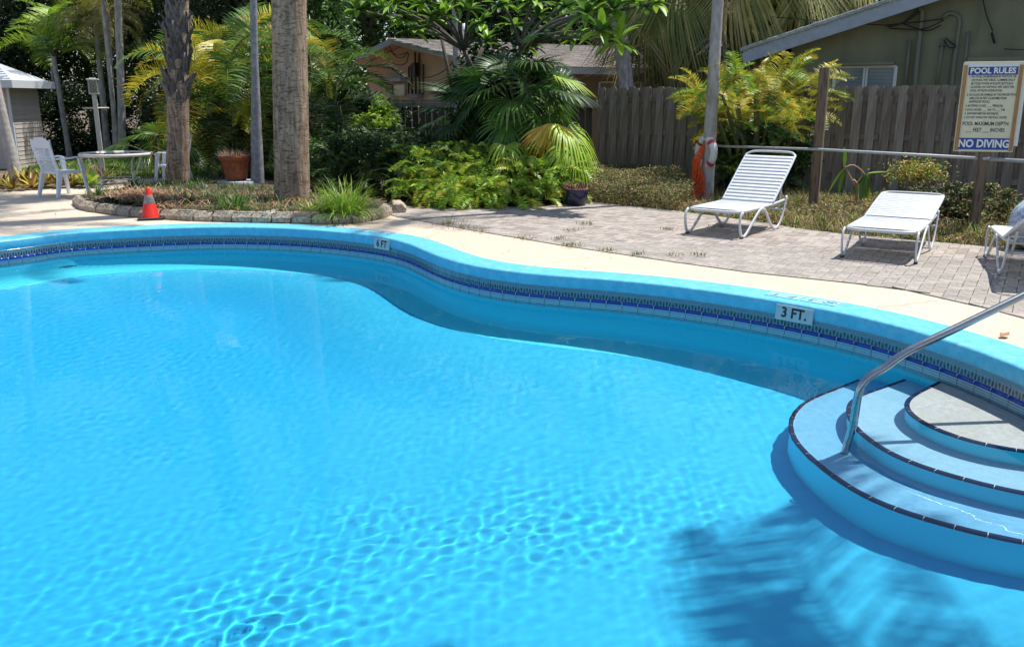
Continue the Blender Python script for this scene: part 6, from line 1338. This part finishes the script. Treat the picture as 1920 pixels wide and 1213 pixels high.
# twigs and dry fronds on the mulch
rs = np.random.default_rng(91); V = []; F = []; MI = []
for i in range(2600):
    px, py = (rs.normal(270, 45), rs.normal(386, 9)) if i % 2 else (rs.uniform(170, 730), rs.uniform(365, 405)); g = G(px, min(max(py, 362), 410), .1); 
    if not inside(bp_in := [(cx_ + (x - cx_) * .93, cy_ + (y - cy_) * .93) for x, y in BEDP[::3]], np.array([g.x]), np.array([g.y]))[0]: continue
    hill = .14 * math.exp(-((g.x + 5.5) ** 2 + (g.y - 12.95) ** 2) / .35); a = rs.uniform(0, 3.14); l = rs.uniform(.06, .28); p = np.array([g.x, g.y, .12 + hill + rs.uniform(0, .06)]); d = np.array([math.cos(a), math.sin(a), rs.normal(0, .25)]); s_ = np.array([-math.sin(a), math.cos(a), 0]) * rs.uniform(.003, .007); k0 = len(V); V += [p - s_, p + s_, p + d * l / 2 + s_ + [0, 0, .02], p + d * l / 2 - s_ + [0, 0, .02], p + d * l + s_ * .3, p + d * l - s_ * .3]; F += [(k0, k0 + 1, k0 + 2, k0 + 3), (k0 + 3, k0 + 2, k0 + 4, k0 + 5)]; MI += [int(rs.integers(0, 4))] * 2
ML_lit = [mat('litter_%d' % k, c, .9) for k, c in enumerate(((.30, .14, .07), (.22, .11, .06), (.36, .24, .14), (.15, .09, .05)))]
o = mesh_obj('leaf_litter', np_mesh('leaf_litter', V, F, ML_lit, False, MI)); tag(o, 'brown fallen twigs and frond litter heaped in the bed', 'litter', None, 'stuff')
# ---- bromeliads along the left deck edge
BR = 'yellow and red bromeliads along the left deck edge'; ML_bro = LM('bromeliad', ((.42, .34, .05), (.30, .28, .04), (.22, .09, .03), (.14, .17, .03), (.10, .035, .02)), .25)
def rosette(n, L_, w, mats, seed, e=(.25, 1.25), droop=.5):
    global V, F, MI
    V = []; F = []; MI = []; rs = np.random.default_rng(seed)
    for i in range(n): a = i * 2.4 + rs.normal(0, .2); el = e[0] + (e[1] - e[0]) * (i / n); long_leaf((.02 * math.cos(a), .02 * math.sin(a), .02), (math.cos(a) * math.cos(el), math.sin(a) * math.cos(el), math.sin(el)), L_ * rs.uniform(.75, 1.1), w, droop * rs.uniform(.5, 1.4), int(rs.integers(0, len(mats))))
    VV = np.array(V); VV[:, 2] = np.maximum(VV[:, 2], .005); return np_mesh('bromeliad', VV, F, mats, True, MI)
bro = [rosette(22, .40, .055, ML_bro, 800 + k) for k in range(4)]
bl_ = [(6, 352, 'leftmost bromeliad at the frame edge below the shed'), (22, 358, 'bromeliad in front of the leaning whitish trunk'), (45, 348, 'bromeliad just right of the leaning whitish trunk'), (62, 355, 'reddish bromeliad left of the first chair'), (85, 350, 'bromeliad touching the back of the left chair'), (112, 352, 'bromeliad under the left chair'), (137, 352, 'bromeliad between the left chair legs and the table'), (158, 350, 'reddish bromeliad below the left table edge'), (196, 346, 'rightmost bromeliad seen through the table legs'), (-25, 356, 'bromeliad beyond the left frame edge')]
for k, (px, py, lab) in enumerate(bl_):
    g = G(px, py); o = mesh_obj('bromeliad', bro[k % 4], None, (g.x, g.y, 0), (0, 0, k * 1.3)); s = random.uniform(.85, 1.15); o.scale = (s, s, s); tag(o, lab, 'bromeliad', BR)
g = G(170, 352); o = mesh_obj('leafy_plant', rosette(12, .34, .13, ML_bright, 811, (.5, 1.3)), None, (g.x, g.y, 0)); tag(o, 'light green broad leaved plant under the table among bromeliads', 'plant')
# ---- lawn patches on the left
def strewn(name, poly, n, h, w, mats, seed, label, cat='grass', droop=.4, lean=(.5, 1.5), z=0):
    rs = np.random.default_rng(seed); P = np.array(poly); lo, hi = P.min(0), P.max(0); q = rs.uniform(lo, hi, (int(n * 2.2), 2)); q = q[inside(poly, q[:, 0], q[:, 1])][:n]; n = len(q); a = rs.uniform(0, 6.28, n); e = rs.uniform(*lean, n); hh = h * rs.uniform(.5, 1.3, n) * (.5 + vnoise(q[:, 0] * 2, q[:, 1] * 2, seed))
    d = np.stack([np.cos(a) * np.cos(e), np.sin(a) * np.cos(e), np.sin(e)], 1); s_ = np.stack([-np.sin(a), np.cos(a), 0 * a], 1) * w / 2; p = np.c_[q, np.full(n, z)]; m_ = p + d * hh[:, None] * .55; t = p + d * hh[:, None]; t[:, 2] -= hh * droop * .4
    V = np.stack([p - s_, p + s_, m_ + s_ * .8, m_ - s_ * .8, t + s_ * .15, t - s_ * .15], 1).reshape(-1, 3); b = np.arange(n)[:, None] * 6; F = np.concatenate([np.c_[b, b + 1, b + 2, b + 3], np.c_[b + 3, b + 2, b + 4, b + 5]], 1).reshape(-1, 4)
    o = mesh_obj(name, np_mesh(name, V, F, mats, False, np.repeat(rs.integers(0, len(mats), n), 2))); return tag(o, label, cat, None, 'stuff')
lawn = [(p.x, p.y) for p in (G(60, 350), G(150, 343), G(235, 335), G(330, 330), G(520, 336), G(600, 310), G(420, 296), G(100, 300), G(40, 320))]
strewn('lawn_grass', lawn, 26000, .09, .012, ML_mid + ML_bright[:2], 850, 'patchy sunlit lawn grass behind the table and palms')
# ---- dry ground cover before the fence
ML_dryg = LM('dry_ground_cover', ((.22, .19, .08), (.34, .26, .13), (.15, .18, .05), (.42, .29, .16), (.13, .09, .055)), .2, .8)
gc = PAT_BACK[3:] + [(9.5, 8.6), (10.2, 12.4), (1.75, 17.3), (.9, 14.6)]
def mound(name, poly, n, hfun, size, mats, seed, label, cat='ground cover'):
    rs = np.random.default_rng(seed); P = np.array(poly); q = rs.uniform(P.min(0), P.max(0), (int(n * 2.6), 2)); q = q[inside(poly, q[:, 0], q[:, 1])][:n]; z = hfun(q[:, 0], q[:, 1]) * rs.uniform(.15, 1, len(q)) ** .6
    o = mesh_obj(name, leaves(name, np.c_[q, z], size, mats, seed + 1, aspect=.4)); return tag(o, label, cat, None, 'stuff')
hed = [(p.x, p.y) for p in (G(1105, 383), G(1180, 388), G(1265, 398), G(1300, 388))] + [(3.1, 16.5), (1.75, 17.3), (1.05, 15.5)]
mound('low_hedge', hed, 26000, lambda x, y: .30 + .16 * vnoise(x * 2.5, y * 2.5, 3), .045, ML_dryg + ML_mid[:2], 860, 'low brownish green hedge between patio and fence left of the white palm', 'hedge')
mound('ground_cover', gc, 48000, lambda x, y: .02 + .20 * np.clip(vnoise(x * 2.2, y * 2.2, 8) - .25, 0, 1) + .22 * np.clip(vnoise(x * .9, y * .9, 9) - .5, 0, 1), .055, ML_dryg, 865, 'dry brown and green weeds covering the verge before the fence')
strewn('verge_grass', gc, 24000, .20, .009, ML_dryg + ML_bright[:1] + ML_mid[:1], 868, 'dry grass blades standing in the verge before the fence')
bs = [(p[0], p[1]) for p in PAT_BACK[3:]] + [(9.5, 8.6)]; strip = bs + [(x + .10, y + .28) for x, y in bs[::-1]]
strewn('edge_grass', strip, 7000, .10, .009, ML_bright[:2] + ML_mid[:3], 869, 'green grass fringe where the patio meets the verge')
strewn('bed_grass', [(cx_ + (x - cx_) * .93, cy_ + (y - cy_) * .93) for x, y in BEDP[::3]], 5200, .14, .011, ML_mid + ML_dark[2:], 866, 'thin dark grass and seedlings between the mulch of the palm bed', lean=(.3, 1.3), z=.11)
# plants against the fence
g = G(1632, 400); hp = empty('banana_like_plant', (g.x, g.y, 0), 0, 'drooping broad leaved plant with bare stem before the fence between the posts', 'plant'); b = MB()
o0 = hp.location.copy(); P_ = lambda x, y: AT(x, y, g.y) - o0
b.tube([P_(1605, 395), P_(1607, 345), P_(1600, 338)], .022, 7); b.tube(smooth_curve([P_(1604, 350), P_(1590, 325), P_(1582, 310)], False, .05), .014, 6); b.tube(smooth_curve([P_(1583, 315), P_(1600, 310), P_(1617, 322), P_(1623, 332)], False, .05), .012, 6); b.tube(smooth_curve([P_(1607, 345), P_(1613, 335), P_(1622, 328)], False, .05), .012, 6); b.build('stem', mat('tan_stem', (.36, .24, .14), .7), hp)
V = []; F = []; MI = []
for (x, y, dx, dz, l, w, dr) in ((1582, 312, -.1, 1, .28, .10, -.1), (1584, 316, -.45, -.8, .42, .14, .3), (1586, 318, -.2, -1, .36, .12, .2), (1622, 326, -.15, -1, .38, .11, .2), (1624, 328, .1, -1, .42, .12, .2), (1624, 328, .35, -.9, .34, .10, .3), (1622, 325, -.4, -.8, .34, .10, .3), (1628, 326, 1, .1, .30, .09, .1), (1624, 326, .0, -1, .36, .10, .1)):
    p = P_(x, y); long_leaf(tuple(p), (dx, random.uniform(-.2, .2), dz), l, w, dr, int(RNG.integers(0, 3)))
mesh_obj('leaves', np_mesh('leaves', V, F, ML_bright[:2] + ML_mid[2:3], True, MI), hp)
g = G(1710, 398); sb_ = empty('fence_shrub', (g.x, g.y, 0), 0, 'small reddish green shrub on thin stems before the fence left of the sign', 'shrub'); b = MB()
for i in range(7): a = i; b.tube([(0, 0, 0), (.12 * math.cos(a), .08 * math.sin(a), .3), (.30 * math.cos(a * 1.7), .15 * math.sin(a), .55)], .008, 5)
b.build('stem', M_bark, sb_); mesh_obj('leaves', leaves('leaves', np.array([0, 0, .58]) + np.random.default_rng(5).normal(size=(1500, 3)) * np.array([.19, .12, .085]), .055, ML_bro[:4] + ML_bright[:1], 871), sb_)
for k, (px, py, lab) in enumerate(((1760, 440, 'dark weedy bush left of the sign post behind the low lounger'), (1800, 448, 'dark weedy bush at the foot of the sign post'), (1870, 452, 'dark weedy bush right of the sign post'))):
    g = G(px, py); g = at_d(px, g.y + 1.0); o = mesh_obj('weed_bush', leaves('weed_bush', crown_points(2200, (0, 0, .3), (.5, .35, .28), 880 + k, 20), .055, ML_dark + ML_dryg[:2], 885 + k), None, g); tag(o, lab, 'bush', 'weedy bushes by the sign post')
# moss and weeds in the paver joints, leaf crumbs
rs = np.random.default_rng(95); V = []; F = []; MI = []; pts = []
for (x, y) in ((835, 421), (870, 428), (905, 434), (985, 447), (1060, 459), (1075, 460), (1140, 470), (1195, 477), (1265, 478), (1310, 478), (1070, 432), (1250, 430), (1045, 448), (1345, 425), (1100, 420)): pts += [(x + rs.normal(0, 9), y + rs.normal(0, 1.3), .045) for _ in range(46)]
for (x, y) in ((843, 421), (866, 427)): pts += [(x + rs.normal(0, 5), y, .16) for _ in range(14)]
for x, y, h in pts:
    g = G(x, y, .025); a = rs.uniform(0, 6.28); s_ = np.array([math.cos(a), math.sin(a), 0]) * .004; t = np.array([rs.normal(0, h * .35), rs.normal(0, h * .35), h * rs.uniform(.4, 1.1)]); p = np.array([g.x, g.y, .02]); k0 = len(V); V += [p - s_, p + s_, p + t + s_ * .2, p + t - s_ * .2]; F.append((k0, k0 + 1, k0 + 2, k0 + 3)); MI.append(int(rs.integers(0, 4)))
o = mesh_obj('joint_weeds', np_mesh('joint_weeds', V, F, ML_mid[:2] + ML_dryg[:2], False, MI)); tag(o, 'tiny weeds growing in the paver joints and deck seam', 'weeds', None, 'stuff')
rs = np.random.default_rng(96); P = []
for i in range(240): x, y = rs.uniform(760, 1920), rs.uniform(392, 560); g = G(x, y, .03); 
for i in range(420):
    x, y = rs.uniform(0, 1920), rs.uniform(365, 590); g = G(x, y, .0); ok_ = inside(PATIO, np.array([g.x]), np.array([g.y]))[0]; ok2 = inside(DECK, np.array([g.x]), np.array([g.y]))[0] and not inside(HOLE, np.array([g.x]), np.array([g.y]))[0]
    if ok_ or (ok2 and rs.uniform() < .35): P.append((g.x, g.y, .010 if ok_ else .004))
o = mesh_obj('leaf_crumbs', leaves('leaf_crumbs', np.array(P), .035, ML_lit[:2] + ML_dead[:2], 97, up=3, fold=.1)); o.location.z = .004; tag(o, 'small dry leaf crumbs scattered on pavers and deck', 'litter', None, 'stuff')
# flat odd pieces lying in the bed
g = G(575, 404, .1); o = MB().box((0, 0, 0), (.34, .15, .05), bev=.01).build('brick_piece', mat('pink_brick', (.42, .20, .14), .9, var=(.50, .28, .20), scale=9), None, (g.x, g.y, .125), (0, .02, .1)); tag(o, 'pinkish broken brick lying below the thickest trunk', 'brick')
g = G(505, 402, .1); o = MB().box((0, 0, 0), (.22, .16, .012), bev=.002).build('stone_tile', mat('grey_slate', (.30, .27, .28), .8, var=(.40, .36, .37), scale=9), None, (g.x, g.y, .125), (R(8), R(-5), .5)); tag(o, 'small grey stone tile lying left of the pinkish brick', 'tile')
o = mesh_obj('shrub', leaves('shrub', crown_points(5200, (0, 0, .62), (.95, .5, .62), 990, 36), .11, ML_dark + ML_mid[:1], 991), None, c_ar); tag(o, 'dark leafy undergrowth inside the bushy areca by the white palm', 'shrub')
shrub(948, None, 17.0, (.95, .5, 1.45), 1.45, 6500, .17, ML_dark, 992, 'dark leafy mass behind the central fan palm', w=[.5, .3, .15, .05], clumps=40)
